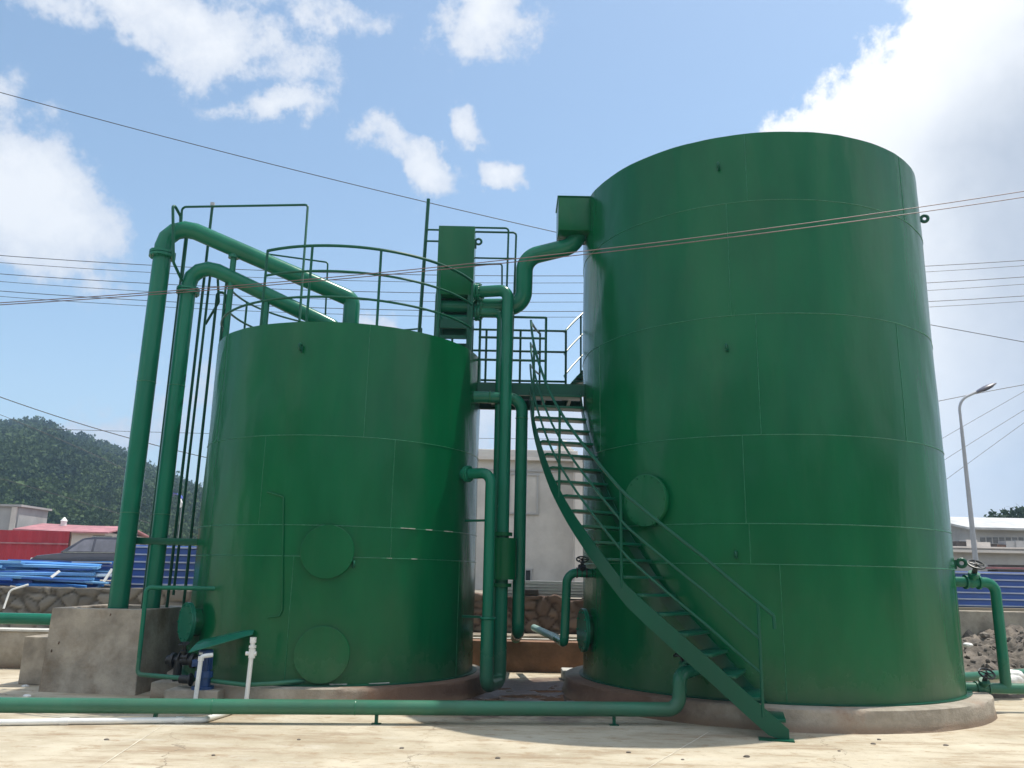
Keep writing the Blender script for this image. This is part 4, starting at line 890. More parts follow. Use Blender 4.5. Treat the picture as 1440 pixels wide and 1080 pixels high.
# stack of pale panels on the middle wall
for k in range(5):
    b = MB(); x = 1.15 + .05 * (k % 2); b.box((x, 16.3 + .03 * k, 1.18 + .035 + .06 * k), (2.6 - .1 * k, .9, .045)); o = b.build('wall_panel', M['roofwhite'], origin=(x, 16.3, 1.2 + .06 * k)); tag(o, ['pale grey panel in the stack on the reddish stone wall, bottom one', 'pale grey panel second from the bottom of the stack between the tanks', 'pale grey panel in the middle of the stack between the tanks', 'pale grey panel second from the top of the stack between the tanks', 'pale grey panel on top of the stack between the tanks'][k], 'panel', 'panels stacked on the wall')
b = MB(); p = P(746, 833, 15.75); b.box((p.x, 15.85, p.z), (.30, .3, .10)); tag(b.build('dark_board', M['slab'], origin=tuple(p), bevel=.01), 'dark board lying at the left end of the pale panel stack', 'board')

# ------------------------------------------------------------------ buildings
def build_mid():
    Y = 26.0; x0 = P(640, 700, Y).x; x1 = P(806, 700, Y).x; z1 = P(740, 633, Y).z; zc = P(740, 648, Y).z
    root = thing('rendered_building', 'grey rendered flat-roofed building between the two tanks', 'building', ((x0 + x1) / 2, Y, 1.15))
    b = MB(); b.box(((x0 + x1) / 2, Y + 4, (1.15 + zc) / 2), (x1 - x0, 8, zc - 1.15)); b.build('wall', M['render'], root)
    b = MB(); b.box(((x0 + x1) / 2 + .04, Y + 4, (zc + z1) / 2), (x1 - x0 + .2, 8.2, z1 - zc)); rf = b.build('parapet', M['render'], root, bevel=.03)
    b = MB(); b.box(((x0 + x1) / 2 + .04, Y - .12, zc + .05), (x1 - x0 + .3, .1, .1)); b.build('ledge', M['renderlight'], root)
    def win(px0, py0, px1, py1, m='glassdark'):
        a, c = P(px0, py1, Y), P(px1, py0, Y); b = MB(); b.box(((a.x + c.x) / 2, Y - .012, (a.z + c.z) / 2), (c.x - a.x, .03, c.z - a.z)); wn = b.build('window', M[m], root)
        f = MB(); t_ = .05; xm = (a.x + c.x) / 2; zm = (a.z + c.z) / 2
        for dx_, dz_, sx, sz in ((0, (c.z - a.z) / 2, c.x - a.x + t_ * 2, t_), (0, -(c.z - a.z) / 2, c.x - a.x + t_ * 2, t_), (-(c.x - a.x) / 2, 0, t_, c.z - a.z - t_), ((c.x - a.x) / 2, 0, t_, c.z - a.z - t_)): f.box((xm + dx_, Y - .03, zm + dz_), (sx, .06, sz))
        f.build('frame', M['greybuild'], wn)
    win(716, 668, 756, 722, 'render'); win(738, 801, 747, 818)
    b = MB(); a = P(672, 660, Y - .04); b.box(((x0 + x1) / 2, Y - .02, P(740, 662, Y).z), (x1 - x0, .04, .05)); b.build('string_course', M['greybuild'], root)
    # lighter right-hand wing
    x2 = P(840, 700, Y).x; zz = P(815, 648, Y).z
    b = MB(); b.box(((x1 + x2) / 2 + .02, Y + 3.5, (1.15 + zz) / 2), (x2 - x1 + .04, 8.6, zz - 1.15)); b.build('wing', M['renderlight'], root)
    c = P(793, 640, Y + 4); b = MB(); b.box((c.x, Y + 4, c.z - .4), (.55, .55, 1.0)); b.disc((c.x, Y + 4, c.z + .1), (0, 0, 1), .36, .10, 20); b.tube([(c.x, Y + 4, c.z + .2), (c.x, Y + 4, c.z + .42), (c.x, Y + 4, c.z + .52)], [.27, .25, .1], 18); b.build('roof_vent', M['renderlight'], rf)
build_mid()

def build_left():
    Y = 48.0
    x0, x1 = P(-140, 740, Y).x, P(24, 740, Y).x; zt = P(10, 712, Y).z
    r = thing('block_house', 'plain grey concrete house at the left edge below the hill', 'building', ((x0 + x1) / 2, Y, 1.15))
    b = MB(); b.box(((x0 + x1) / 2, Y + 1.5, (1.15 + zt) / 2), (x1 - x0, 3, zt - 1.15)); b.build('wall', M['greybuild'], r)
    b = MB(); b.box(((x0 + x1) / 2, Y + 1.5, zt + .05), (x1 - x0 + .3, 3.3, .12)); b.build('roof', M['greybuild'], r)
    b = MB(); p = P(26, 738, Y); b.box((x1 - .25, Y - .05, (zt + 1.15) / 2), (.3, .1, zt - 1.2)); b.build('pilaster', M['renderlight'], r)
    b = MB(); p = P(18, 741, Y); b.box((x1 - 1.6, Y - .012, P(10, 741, Y).z), (.9, .03, .8)); b.build('window', M['glassdark'], r)
    Y = 46.0; xa, xb = P(30, 745, Y).x, P(148, 745, Y).x; ze = P(100, 748, Y).z; zr = P(100, 738, Y).z + .1
    r = thing('shed', 'long low shed with a faded pink sheet roof beyond the car', 'building', ((xa + xb) / 2, Y, 1.15))
    b = MB(); b.box(((xa + xb) / 2, Y + 2.5, (1.15 + ze) / 2), (xb - xa, 5, ze - 1.15)); b.build('wall', M['renderlight'], r)
    b = MB(); V = []
    for x in (xa - .3, (xa + xb) / 2, xb + .3):
        dz = .08 if x < (xa + xb) / 2 else 0.0
        V += [(x, Y - .3, ze + .02 + dz), (x, Y + 2.5, zr + dz), (x, Y + 5.3, ze + .02 + dz), (x, Y + 5.3, ze - .06 + dz), (x, Y + 2.5, zr - .08 + dz), (x, Y - .3, ze - .06 + dz)]
    b.add(V, [(i * 6 + j, i * 6 + (j + 1) % 6, i * 6 + 6 + (j + 1) % 6, i * 6 + 6 + j) for i in range(2) for j in range(6)] + [(0, 1, 2, 3, 4, 5), (17, 16, 15, 14, 13, 12)]); b.build('roof', M['roofpink'], r, smooth=0)
    for px in (46, 145):
        p = P(px, 749, Y); b = MB(); b.box((p.x, Y - .012, ze - .35), (1.0, .03, .35)); b.build('window', M['glassdark'], r)
    p = P(90, 733, Y + 2); b = MB(); b.disc((p.x, Y + 2.0, zr - .15), (0, 0, 1), .16, .35, 12); b.tube([(p.x, Y + 2, zr + .2), (p.x, Y + 2, zr + .42)], [.2, .04], 12); b.build('roof_vent', M['white'], r)
build_left()
# red hoarding
Y = 37.0; xa, xb = P(-220, 770, Y).x, P(96, 770, Y).x; zt = P(40, 746, Y).z
r = thing('site_hoarding', 'long red sheet hoarding behind the scrap heap at the left edge', 'fence', ((xa + xb) / 2, Y, 1.15)); V = []; n = 90
for i in range(n + 1):
    x = xa + (xb - xa) * i / n; of = .05 if (i // 2) % 2 else 0
    V += [(x, Y - of, 1.15), (x, Y - of, zt), (x, Y - of + .01, zt), (x, Y - of + .01, 1.15)]
MB().add(V, [(i * 4 + j, i * 4 + (j + 1) % 4, i * 4 + 4 + (j + 1) % 4, i * 4 + 4 + j) for i in range(n) for j in range(4)]).build('sheet', M['hoardred'], r, smooth=0)
b = MB(); b.box(((xa + xb) / 2, Y - .075, P(40, 764, Y).z), (xb - xa, .04, .06)); b.build('rail', M['roofpink'], r)
for i in range(12):
    b = MB(); b.box((xa + (xb - xa) * i / 11, Y + .06, (1.15 + zt) / 2 - .03), (.08, .08, zt - 1.15)); b.build('post', M['rust'], r)

# parked car (faces left)
def car():
    Y = 33.0; xf = P(42, 775, Y).x; s = 1.0; z0 = 1.15
    r = thing('parked_car', 'dark estate car parked in front of the pink-roofed shed', 'car', (xf + 2.2, Y + .9, z0))
    W_ = 1.75
    def loft(prof, name, m, wtop=None, smooth=35, parent=r, inset=0.0):
        V = []; n = len(prof)
        for sd in (0, 1):
            for (x, z, tum) in prof: V.append(Vector((xf + x, Y + (tum + inset if sd == 0 else W_ - tum - inset), z0 + z)))
        b = MB().add(V, [tuple(range(n)), tuple(range(2 * n - 1, n - 1, -1))] + [(i, (i + 1) % n, n + (i + 1) % n, n + i) for i in range(n)]); return b.build(name, M[m], parent, smooth=smooth, bevel=.04 if name == 'body' else 0.01)
    zr_ = 1.62
    loft([(0, .32, .08), (.02, .72, .06), (.25, .86, .04), (1.25, .98, .03), (4.45, 1.02, .03), (4.6, .75, .04), (4.6, .3, .08), (3.95, .25, .03), (.7, .25, .03)], 'body', 'carpaint')
    cab = loft([(1.15, .985, .06), (1.95, zr_ - .06, .2), (2.3, zr_, .22), (4.1, zr_, .22), (4.4, zr_ - .1, .2), (4.5, 1.02, .06)], 'cabin', 'carpaint')
    for a in ([(1.42, 1.04), (1.98, 1.50), (2.35, 1.53), (2.35, 1.05)], [(2.45, 1.05), (2.45, 1.53), (3.3, 1.53), (3.3, 1.05)], [(3.4, 1.05), (3.4, 1.53), (4.15, 1.50), (4.3, 1.06)]):
        V = []
        for of in (-.006, .012):
            for x, z in a: t_ = (z - 1.0) / .62; V.append(Vector((xf + x, Y + .06 + .155 * t_ + of, z0 + z)))
        w_ = MB().add(V, [(0, 1, 2, 3), (7, 6, 5, 4), (0, 4, 5, 1), (1, 5, 6, 2), (2, 6, 7, 3), (3, 7, 4, 0)]).build('window', M['carglass'], r, smooth=0)
    V = []
    for (x, z) in ((1.16, 1.0), (1.9, 1.53)):
        t_ = (z - 1.0) / .62
        for y in (.12 + .14 * t_, W_ - .12 - .14 * t_): V.append(Vector((xf + x - .02, Y + y, z0 + z + .02)))
    MB().add(V + [v + Vector((.03, 0, -.03)) for v in V], [(0, 1, 3, 2), (6, 7, 5, 4), (0, 4, 5, 1), (2, 3, 7, 6), (0, 2, 6, 4), (1, 5, 7, 3)]).build('windscreen', M['carglass'], r, smooth=0)
    for x in (.85, 3.75):
        for y in (.0, W_ - .2):
            b = MB(); b.tube([(xf + x, Y + y, z0 + .32), (xf + x, Y + y + .02, z0 + .32), (xf + x, Y + y + .18, z0 + .32), (xf + x, Y + y + .2, z0 + .32)], [.29, .32, .32, .29], 24); wh = b.build('wheel', M['rubber'], r)
            b = MB(); b.disc((xf + x, Y + y + (-.005 if y < 1 else .18), z0 + .32), (0, 1, 0), .20, .025, 20); b.build('rim', M['lampgrey'], wh)
    for y in (.25, W_ - .25):
        b = MB(); b.box((xf + .06, Y + y, z0 + .70), (.1, .34, .14)); b.build('headlight', M['white'], r, bevel=.02)
    b = MB(); b.bar((xf + 1.3, Y + .015, z0 + 1.0), (xf + 4.4, Y + .015, z0 + 1.03), .02, .03); b.bar((xf + 2.2, Y + .26, z0 + zr_ + .02), (xf + 4.1, Y + .26, z0 + zr_ + .02), .03, .03); b.build('trim', M['chrome'], r)
car()

# right-hand buildings
def build_right():
    Y = 46.0; xa, xc, xb = P(1300, 760, Y).x, P(1366, 745, Y).x, P(1560, 750, Y).x
    ze = P(1400, 744, Y).z; zr = P(1350, 727, Y + 5).z
    r = thing('warehouse', 'grey warehouse with a pale pitched sheet roof on the far right', 'building', ((xa + xb) / 2, Y + 5, 1.15))
    b = MB(); b.box(((xc + xb) / 2, Y + 5, (1.15 + ze) / 2), (xb - xc, 10, ze - 1.15)); b.build('wall', M['greybuild'], r)
    V = [(xc - .4, Y - .4, ze + .05), (xb, Y - .4, ze + .05), (xb, Y + 5, zr), (xc - .4, Y + 5, zr), (xc - .4, Y + 10.4, ze + .05), (xb, Y + 10.4, ze + .05)]
    MB().add(V + [(a, b_, c - .12) for a, b_, c in V], [(0, 1, 2, 3), (3, 2, 5, 4), (9, 8, 7, 6), (10, 11, 8, 9), (0, 6, 7, 1), (0, 3, 9, 6), (3, 4, 10, 9), (1, 7, 8, 2), (2, 8, 11, 5), (4, 5, 11, 10)]).build('roof', M['roofwhite'], r, smooth=0)
    b = MB(); g = [(xc + .02, Y + .02, ze), (xc + .02, Y + 9.98, ze), (xc + .02, Y + 5, zr - .14)]; b.add(g + [(x + .2, y, z) for x, y, z in g], [(0, 1, 2), (5, 4, 3), (0, 2, 5, 3), (2, 1, 4, 5)]); b.build('gable', M['greybuild'], r, smooth=0)
    for px in range(1382, 1530, 9):
        p = P(px, 760, Y); b = MB(); b.box((p.x, Y - .012, p.z), (.26, .03, .32)); b.build('window', M['greyglass'], r)
    Y = 34.0; xa, xb = P(1318, 800, Y).x, P(1580, 800, Y).x; zt = P(1400, 771, Y).z
    r = thing('annex', 'low grey flat-roofed annex with a pale ledge in front of the warehouse', 'building', ((xa + xb) / 2, Y + 3, 1.15))
    b = MB(); b.box(((xa + xb) / 2, Y + 3, (1.15 + zt) / 2), (xb - xa, 6, zt - 1.15)); b.build('wall', M['greybuild'], r)
    b = MB(); b.box(((xa + xb) / 2, Y - .15, P(1400, 776, Y).z), (xb - xa, .3, .10)); b.build('ledge', M['renderlight'], r)
    b = MB(); b.box(((xa + xb) / 2, Y + 3, zt + .02), (xb - xa + .1, 6.2, .06)); b.build('roof', M['renderlight'], r)
    rg = random.Random(3)
    for i in range(9):
        x = P(1345 + i * 13 + rg.uniform(-3, 3), 768, Y + 1).x; b = MB(); h = rg.uniform(.12, .32); b.box((x, Y + .8, zt + .05 + h / 2), (rg.uniform(.25, .7), .5, h), Matrix.Rotation(rg.uniform(-.4, .4), 3, 'Z'))
        tag(b.build('roof_bundle', M[rg.choice(['slab', 'renderlight', 'rust', 'greybuild'])], origin=(x, Y + .8, zt)), 'small grey bundle of goods lying on the annex roof edge', 'bundle', 'bundles on the annex roof')
    for i in range(4):
        p = P(1420, 806 - i * 3.4, 24.0); b = MB(); b.box((p.x + .1 * (i % 2), 24, p.z), (1.3 - .12 * (i % 2), .5, .05)); tag(b.build('plank', M['slab' if i != 2 else 'roofpink'], origin=tuple(p)), ['bottom dark plank in the pile behind the right blue fence', 'second dark plank in the pile behind the right blue fence', 'reddish plank in the pile behind the right blue fence', 'top dark plank in the pile behind the right blue fence'][i], 'plank', 'planks behind the right fence')
    p = P(1420, 804, 24.2)
    for sx in (-.5, .5):
        b = MB(); b.box((p.x + sx, 24.1, (1.15 + p.z - .05) / 2), (.08, .4, p.z - .05 - 1.15)); tag(b.build('trestle', M['rust'], origin=(p.x + sx, 24.1, 1.15)), 'rusty trestle leg frame under the %s end of the plank pile' % ('left' if sx < 0 else 'right'), 'trestle')
build_right()

# street lamps
def lamp(Y, base, kink, tip, label):
    pb = P(*base, Y); pk = P(*kink, Y); ptp = P(*tip, Y); pb.x = pk.x; pb.z = 1.15
    r = thing('street_lamp', label, 'street lamp', tuple(pb))
    b = MB(); b.tube([pb, pb + Vector((0, 0, .25)), pb + Vector((0, 0, .26)), pk], [.13, .13, .085, .05], 14)
    k2 = pk + Vector((.0, 0, (ptp.z - pk.z) * .3)); pts = fillet([pk, pk + Vector((0, 0, .75 * (ptp.z - pk.z))), ptp], .8, 8); b.tube(pts, .042, 12); b.build('pole', M['lampgrey'], r)
    d = (ptp - pts[-2]).normalized(); h = MB(); u = Vector((0, 1, 0)); rows = [(0, .06), (.08, .13), (.3, .19), (.55, .17), (.75, .05)]; V = []
    up_ = d.cross(u).normalized(); up_ = up_ if up_.z > 0 else -up_
    for t_, wd in rows:
        for k in range(12):
            a = 2 * pi * k / 12; V.append(ptp + d * (t_ - .05) + u * cos(a) * wd + up_ * sin(a) * wd * .42)
    h.add(V, [(i * 12 + k, i * 12 + (k + 1) % 12, i * 12 + 12 + (k + 1) % 12, i * 12 + 12 + k) for i in range(4) for k in range(12)] + [tuple(range(11, -1, -1)), tuple(48 + k for k in range(12))])
    hd = h.build('lamp_head', M['lampdark'], r); g = MB(); V = []
    for t_, wd in ((.15, .08), (.35, .14), (.6, .09)):
        V += [ptp + d * (t_ - .05) + u * wd - up_ * (.085 if t_ < .5 else .065), ptp + d * (t_ - .05) - u * wd - up_ * (.085 if t_ < .5 else .065)]
    g.add(V, [(0, 1, 3, 2), (2, 3, 5, 4)]); g.build('lens', M['roofwhite'], hd)
lamp(26.0, (1372, 805), (1352, 600), (1374, 551), 'tall grey street lamp with a curved arm on the right')
r = thing('yard_lamp', 'small yard lamp with a blue hood seen between the thin tubes', 'lamp', tuple(Vector((P(250, 700, 24).x, 24, 1.15))))
p = P(254, 712, 24); b = MB(); b.tube([(p.x + .05, 24, 1.15), (p.x + .05, 24, p.z + .1)], .03, 10); b.build('pole', M['lampgrey'], r)
b = MB(); p2 = P(247, 697, 24); V = []
for i in range(7):
    a = pi * i / 6
    for y in (-.16, .16): V.append(Vector((p2.x - cos(a) * .16, 24 + y, p2.z - .06 + sin(a) * .13)))
b.add(V + [v + Vector((0, 0, -.02)) for v in V], [(i * 2, i * 2 + 1, i * 2 + 3, i * 2 + 2) for i in range(6)] + [(14 + i * 2, 14 + i * 2 + 2, 14 + i * 2 + 3, 14 + i * 2 + 1) for i in range(6)] + [(0, 14, 15, 1), (12, 13, 27, 26)] + [(i * 2, i * 2 + 2, 16 + i * 2, 14 + i * 2) for i in range(6)] + [(i * 2 + 1, 15 + i * 2, 17 + i * 2, 3 + i * 2) for i in range(6)]); b.build('hood', mat('blue plastic hood', (.06, .09, .40), .4), r)
b = MB(); b.bar(P(252, 702, 24), P(256, 713, 24), .09, .09); b.build('lamp_tube', M['white'], r)

# ------------------------------------------------------------------ soil heap on the right
x = np.linspace(5.3, 15, 150); y = np.linspace(12.2, 15.7, 70); X, Y = np.meshgrid(x, y)
ridge = np.clip((Y - 12.35 - (fbm(X * .8, X * 0, 3) - .5) * 1.1) / 1.9, 0, 1); Z = ridge ** .8 * .62 * (.55 + .9 * fbm(X * .55, Y * .55, 4)) + ridge * (fbm(X * 3.1, Y * 3.1, 6) - .45) * .38 + np.minimum(ridge * 4, 1) * (fbm(X * 9, Y * 9, 7) - .5) * .26
Z = np.where(ridge <= 0, -.05, Z) * np.clip((X - 5.4) / .8, 0, 1)
nx, ny = len(x), len(y); fs = [(j * nx + i, j * nx + i + 1, (j + 1) * nx + i + 1, (j + 1) * nx + i) for j in range(ny - 1) for i in range(nx - 1)]
o = npmesh('soil_heap', np.stack([X.ravel(), Y.ravel(), Z.ravel() - .01], 1), np.array(fs), M['soil']); tag(o, 'heap of broken brown soil against the right retaining wall', 'soil', kind='stuff')
rg = random.Random(9)
cm = MB()
for k in range(900):
    x_ = rg.uniform(5.9, 12.5); y_ = rg.uniform(12.5, 15.4); i = int((x_ - 5.3) / 9.7 * 149); j = int((y_ - 12.2) / 3.5 * 69); z_ = max(Z[j, i], 0)
    if z_ < .03 and rg.random() < .8: continue
    s_ = rg.uniform(.018, .05) if rg.random() < .93 else rg.uniform(.05, .10); bm = bmesh.new(); bmesh.ops.create_icosphere(bm, subdivisions=1, radius=1)
    R = Matrix.Rotation(rg.uniform(0, 6), 3, 'Z') @ Matrix.Rotation(rg.uniform(0, 6), 3, 'X')
    vs = [R @ Vector((v.co.x * rg.uniform(.7, 1.2), v.co.y * rg.uniform(.6, 1.1), v.co.z * rg.uniform(.5, .9))) * s_ + Vector((x_, y_, z_ + s_ * .3)) for v in bm.verts]
    cm.add(vs, [tuple(v.index for v in f.verts) for f in bm.faces]); bm.free()
o = cm.build('soil_clods', M['clod'], smooth=0); tag(o, 'loose clods and stones scattered over the soil heap', 'clods', kind='stuff')
for k, (px, py, s_) in enumerate(((1361, 907, .05), (1413, 956, .17), (1424, 950, .12))):
    p = P(px, py, 13.0 if k == 0 else 12.4); bm = bmesh.new(); bmesh.ops.create_icosphere(bm, subdivisions=3, radius=1); b = MB()
    b.add([Vector((v.co.x * s_ * 1.5, v.co.y * s_, v.co.z * s_ * .7)) * (1 + .5 * (fbm(np.array([v.co.x * 2.3 + 9]), np.array([v.co.y * 2.3 + v.co.z * 1.7 + 9]), k)[0] - .5)) + p for v in bm.verts], [tuple(v.index for v in f.verts) for f in bm.faces]); bm.free()
    tag(b.build('plastic_bag', M['bag'], origin=tuple(p), smooth=180), ['small white bag on the soil heap next to the tall tank', 'larger crumpled white bag at the front of the soil heap', 'smaller crumpled white bag behind the larger one on the heap'][k], 'bag')

pebs = [(1236, 1040), (1228, 1046), (884, 1058), (300, 1062), (420, 1040), (700, 1066), (1330, 1048), (1050, 1064), (150, 1040), (565, 1052), (1180, 1056), (960, 1068), (36, 965), (38, 979)]
for k, p_ in enumerate(pebs):
    p = PZ(*p_, .004); s_ = rg.uniform(.010, .024) if k < 12 else .04; bm = bmesh.new(); bmesh.ops.create_icosphere(bm, subdivisions=2, radius=1); b = MB()
    b.add([Vector((v.co.x * s_ * rg.uniform(1.1, 1.5), v.co.y * s_ * rg.uniform(.8, 1.1), v.co.z * s_ * .6)) + p for v in bm.verts], [tuple(v.index for v in f.verts) for f in bm.faces]); bm.free()
    o = b.build('pebble', M['clod'] if k < 12 else M['bag'], origin=tuple(p))
    if k < 12: tag(o, 'small brown stone lying loose on the sunlit concrete in front of the tanks', 'stone', 'stray stones on the concrete')
    else: tag(o, ['white lump on the ground left of the chamber, farther one', 'white lump on the ground before the chamber, nearer one'][k - 12], 'stone')

# ------------------------------------------------------------------ hill and woodland
HX = np.linspace(-330, 40, 120); HY = np.linspace(70, 420, 110)
ridge_px = [(-300, 640), (-120, 612), (-40, 598), (0, 594), (20, 590), (50, 587), (75, 594), (95, 606), (118, 613), (140, 618), (165, 628), (190, 640), (220, 655), (250, 668), (285, 683), (330, 705), (420, 740), (560, 780), (700, 800)]
az = [atan2(P(a, b_, 300).x, 300) for a, b_ in ridge_px]; el = [(P(a, b_, 300).z - EYE) / hypot(P(a, b_, 300).x, 300) for a, b_ in ridge_px]
def hill_z(x_, y_):
    a = np.arctan2(x_, y_); d = np.hypot(x_, y_); dr_ = 300.0
    top_ = np.interp(a, az, el) * dr_ - 2.0
    prof = np.where(d < dr_, np.clip((d - 90) / (dr_ - 90), 0, 1), np.clip(1 - (d - dr_) / 190, 0, 1)); prof = prof ** 1.0
    prof = np.sin(prof * pi / 2) ** 1.25
    raw = np.maximum(top_, 0) * prof * (1 + (fbm(x_ / 26.0 + 40, y_ / 26.0 + 40, 2) - .5) * .16 * np.clip((dr_ - d) / 60, 0, 1))
    return 1.1 + np.minimum(raw, np.maximum(np.interp(a, az, el) * d - 4.4 - (dr_ - d) * .012, 0) + np.maximum(d - dr_, 0) * 0)
X, Y = np.meshgrid(HX, HY); Z = hill_z(X, Y) - .02; nx, ny = len(HX), len(HY)
o = npmesh('hill', np.stack([X.ravel(), Y.ravel(), Z.ravel()], 1), np.array([(j * nx + i, j * nx + i + 1, (j + 1) * nx + i + 1, (j + 1) * nx + i) for j in range(ny - 1) for i in range(nx - 1)]), M['hill']); struct(o)
# unseen hillside added behind the photographer to darken reflections in the tanks
ba = np.linspace(pi * .55, pi * 1.45, 60); bd = np.linspace(60, 330, 40); A2_, D2_ = np.meshgrid(ba, bd)
BZ = np.clip((D2_ - 60) / 200, 0, 1) ** 1.1 * (52 + 26 * (fbm(A2_ * 3, A2_ * 0 + 5, 8) - .5)) + (fbm(np.sin(A2_) * D2_ / 7 + 60, np.cos(A2_) * D2_ / 7 + 60, 3) - .5) * 7 * np.clip((D2_ - 60) / 60, 0, 1) - .05
struct(npmesh('hill', np.stack([(np.sin(A2_) * D2_).ravel(), (np.cos(A2_) * D2_).ravel(), BZ.ravel()], 1), np.array([(j * 60 + i, j * 60 + i + 1, (j + 1) * 60 + i + 1, (j + 1) * 60 + i) for j in range(39) for i in range(59)]), M['hill']))
def crown_leaves(n, r, rg_):                     # leaf-clump quads through a lumpy crown volume
    lob = rg_.normal(size=(5, 3)) * .45; dirs = rg_.normal(size=(n, 3)); dirs /= np.linalg.norm(dirs, axis=1)[:, None]
    c = lob[rg_.integers(0, 5, n)] * np.array([1, 1, .7]) + dirs * (rg_.uniform(.45, .62, n) ** 1)[:, None]; c[:, 2] = c[:, 2] * .8
    s = rg_.uniform(.07, .155, n); a = rg_.normal(size=(n, 3)) + dirs * .6; a /= np.linalg.norm(a, axis=1)[:, None]; t_ = np.cross(a, rg_.normal(size=(n, 3))); t_ /= np.linalg.norm(t_, axis=1)[:, None]; u_ = np.cross(a, t_)
    q = np.stack([c + t_ * s[:, None], c + u_ * s[:, None] * .8, c - t_ * s[:, None], c - u_ * s[:, None] * .8], 1); return q * r
variants = [crown_leaves(170, 1.0, np.random.default_rng(50 + k)) for k in range(10)]
def forest(name, pts, rs, label, seed):
    rg_ = np.random.default_rng(seed); Q = []; T = []
    for p, r_ in zip(pts, rs):
        v = variants[rg_.integers(0, len(variants))]; a = rg_.uniform(0, 6.28); c_, s_ = cos(a), sin(a)
        R = np.array([[c_, -s_, 0], [s_, c_, 0], [0, 0, 1]]); q = v.reshape(-1, 3) @ R.T * r_ * np.array([1, 1, rg_.uniform(.8, 1.3)]) + p; Q.append(q); tn = rg_.uniform(0, 1) ** 1.5; T.append(np.clip(tn + rg_.normal(0, .06, len(q)), 0, 1))
    V = np.concatenate(Q); o = npmesh(name, V, np.arange(len(V)).reshape(-1, 4), M['leaf'], smooth=False)
    at = o.data.attributes.new('tone', 'FLOAT', 'POINT'); at.data.foreach_set('value', np.concatenate(T).astype(np.float32))
    return tag(o, label, 'woodland', kind='stuff')
rg_ = np.random.default_rng(4); N = 13000
a_ = rg_.uniform(-.74, -.20, N); d_ = np.sqrt(rg_.uniform(95 ** 2, 312 ** 2, N)); px_ = np.sin(a_) * d_; py_ = np.cos(a_) * d_; z_ = hill_z(px_, py_); keep = z_ > 1.6
r_ = (0.8 + 2.3 * rg_.uniform(0, 1, N) ** 2.4) * (0.55 + d_ / 480) * (.75 + .6 * fbm(px_ / 16 + 90, py_ / 16 + 90, 4))
pts = np.stack([px_, py_, z_ + r_ * .45], 1)[keep]; forest('woodland', pts, r_[keep], 'dense green woodland covering the hill on the left', 6)
for k, (px, py, Y, r0) in enumerate(((1432, 738, 62, 1.7), (1412, 742, 60, 1.1), (1450, 735, 64, 1.8))):
    p = P(px, py, Y); r = thing('broadleaf_tree', ['dark rounded tree behind the warehouse roof at the right edge', 'low bush-like tree top behind the warehouse roof, left of the larger tree', 'dark tree beyond the frame edge beside the rounded one'][k], 'tree', (p.x, Y, 1.15))
    b = MB(); b.tube([(p.x, Y, 1.15), (p.x + .1, Y, (p.z + 1.15) / 2), (p.x, Y, p.z)], [.22, .16, .07], 10)
    for i in range(5): a = i * 1.3; b.tube([(p.x, Y, p.z - r0 * .9), (p.x + cos(a) * r0 * .7, Y + sin(a) * r0 * .7, p.z + r0 * .2)], [.07, .02], 6)
    b.build('trunk', M['slab'], r)
    q = np.concatenate([variants[(k * 3 + i) % 10].reshape(-1, 3) * r0 * .9 + np.array([cos(i * 2.4), sin(i * 2.4), (i % 3 - 1) * .5]) * r0 * .6 for i in range(7)])
    o = npmesh('crown', q + np.array([0, 0, p.z - 1.15]), np.arange(len(q)).reshape(-1, 4), M['leaf'], smooth=False); o.parent = r

# ------------------------------------------------------------------ hazy air
hm = bpy.data.materials.new('hazy air'); hm.use_nodes = True; hn = hm.node_tree; hn.nodes.clear()
ho = hn.nodes.new('ShaderNodeOutputMaterial'); hv = hn.nodes.new('ShaderNodeVolumePrincipled'); hn.links.new(hv.outputs[0], ho.inputs['Volume'])
hv.inputs['Color'].default_value = (0.50, 0.72, 1.0, 1); hv.inputs['Density'].default_value = HAZE; hv.inputs['Anisotropy'].default_value = 0.2
b = MB(); b.box((0, 290, 59), (1000, 1340, 122)); o = b.build('haze', hm, smooth=0); o['kind'] = 'stuff'

# ------------------------------------------------------------------ overhead cables
def cable(label, pts, r=.012, m='cable', group=None, n=60, ext=(.6, .6)):
    """pts: three or more (px, py, Y) on the cable; a parabola through the first, middle and last"""
    q = [P(*p) for p in pts]; a, mid, c = q[0], q[len(q) // 2], q[-1]
    L = (c - a); t = max(.05, min(.95, (Vector((mid.x, mid.y)) - Vector((a.x, a.y))).dot(Vector((L.x, L.y))) / (L.x ** 2 + L.y ** 2)))
    sag = (a.lerp(c, t).z - mid.z) / (4 * t * (1 - t)); b = MB()
    b.tube([a.lerp(c, i / n) - Vector((0, 0, sag * 4 * (i / n) * (1 - i / n))) for i in [(-ext[0] + (1 + ext[0] + ext[1]) * k_ / n) * n for k_ in range(n + 1)]], r, 6)
    o = b.build('overhead_cable', M[m], origin=tuple(a)); tag(o, label, 'cable', group); return o
cable('lone cable slanting across the blue sky from the upper left to the tall tank', [(-120, 96, 14.8), (400, 235, 15.0), (860, 344, 15.2)], .008, ext=(1.0, 0))
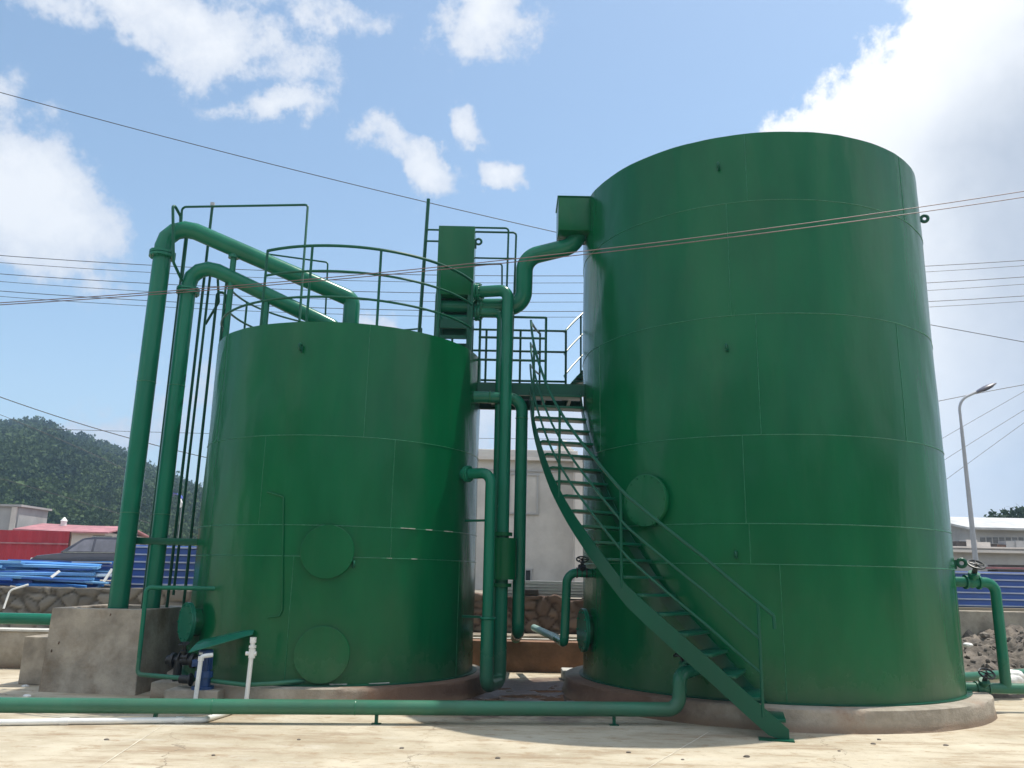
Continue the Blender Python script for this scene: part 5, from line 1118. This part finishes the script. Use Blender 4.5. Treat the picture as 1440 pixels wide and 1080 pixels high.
cable('upper of the two near cables crossing the front of the tall tank', [(-200, 437, 5.5), (560, 381, 5.5), (1640, 236, 5.5)], .0032, 'cablered')
cable('lower of the two near cables crossing the front of the tall tank', [(-200, 440, 5.5), (620, 379, 5.5), (1640, 246, 5.5)], .0032, 'cablered')
Lf = [353, 362, 379, 388, 403, 410]; Md = [388, 398, 413, 425, 438, 446]; Rt = [378, 383, 400, 408, 428, 435]
for k in range(6):
    cable('thin line in the row of level power cables running behind both tanks', [(-330, Lf[k] - 24, 30), (745, Md[k], 30), (1800, Rt[k] - 42, 30)], .013 if k % 2 == 0 else .010, group='level power cables behind the tanks')
cable('dark cable sagging down in front of the wooded hill', [(-150, 500, 24), (100, 592, 26), (330, 652, 28)], .014, ext=(1.0, 0))
cable('thin cable crossing low over the wooded hill from the left edge', [(-120, 640, 40), (60, 690, 42), (230, 742, 44)], .012, ext=(1.0, 0))
cable('thin cable over the top of the wooded hill', [(-60, 560, 40), (60, 608, 42), (180, 662, 44)], .012, ext=(1.0, 0))
cable('thin level cable just over the hill top, running behind the short tank', [(60, 603, 60), (400, 612, 60), (900, 618, 60)], .018, ext=(0, 0))
cable('cable behind the tall tank sloping down to the right edge', [(1000, 400, 22), (1310, 457, 22), (1560, 503, 22)], .010, ext=(0, 1.5))
cable('cable rising to the right just under the street lamp head', [(1200, 590, 30), (1330, 562, 30), (1600, 515, 30)], .013, ext=(0, 1.0))
for k, (a, b_) in enumerate((((1330, 612), (1440, 552)), ((1336, 640), (1440, 578)), ((1345, 662), (1440, 596)))):
    dx, dy = b_[0] - a[0], b_[1] - a[1]
    cable(['uppermost', 'middle', 'lowest'][k] + ' of three parallel cables rising to the right behind the street lamp', [(a[0] - dx * .8, a[1] - dy * .8 + 5, 34), ((a[0] + b_[0]) / 2, (a[1] + b_[1]) / 2, 34), (b_[0] + dx, b_[1] + dy * 1.05, 34)], (.009), ext=(.6, 1.0), group='parallel cables by the street lamp')
for o in bpy.data.objects:
    if '_o' in o: del o['_o']
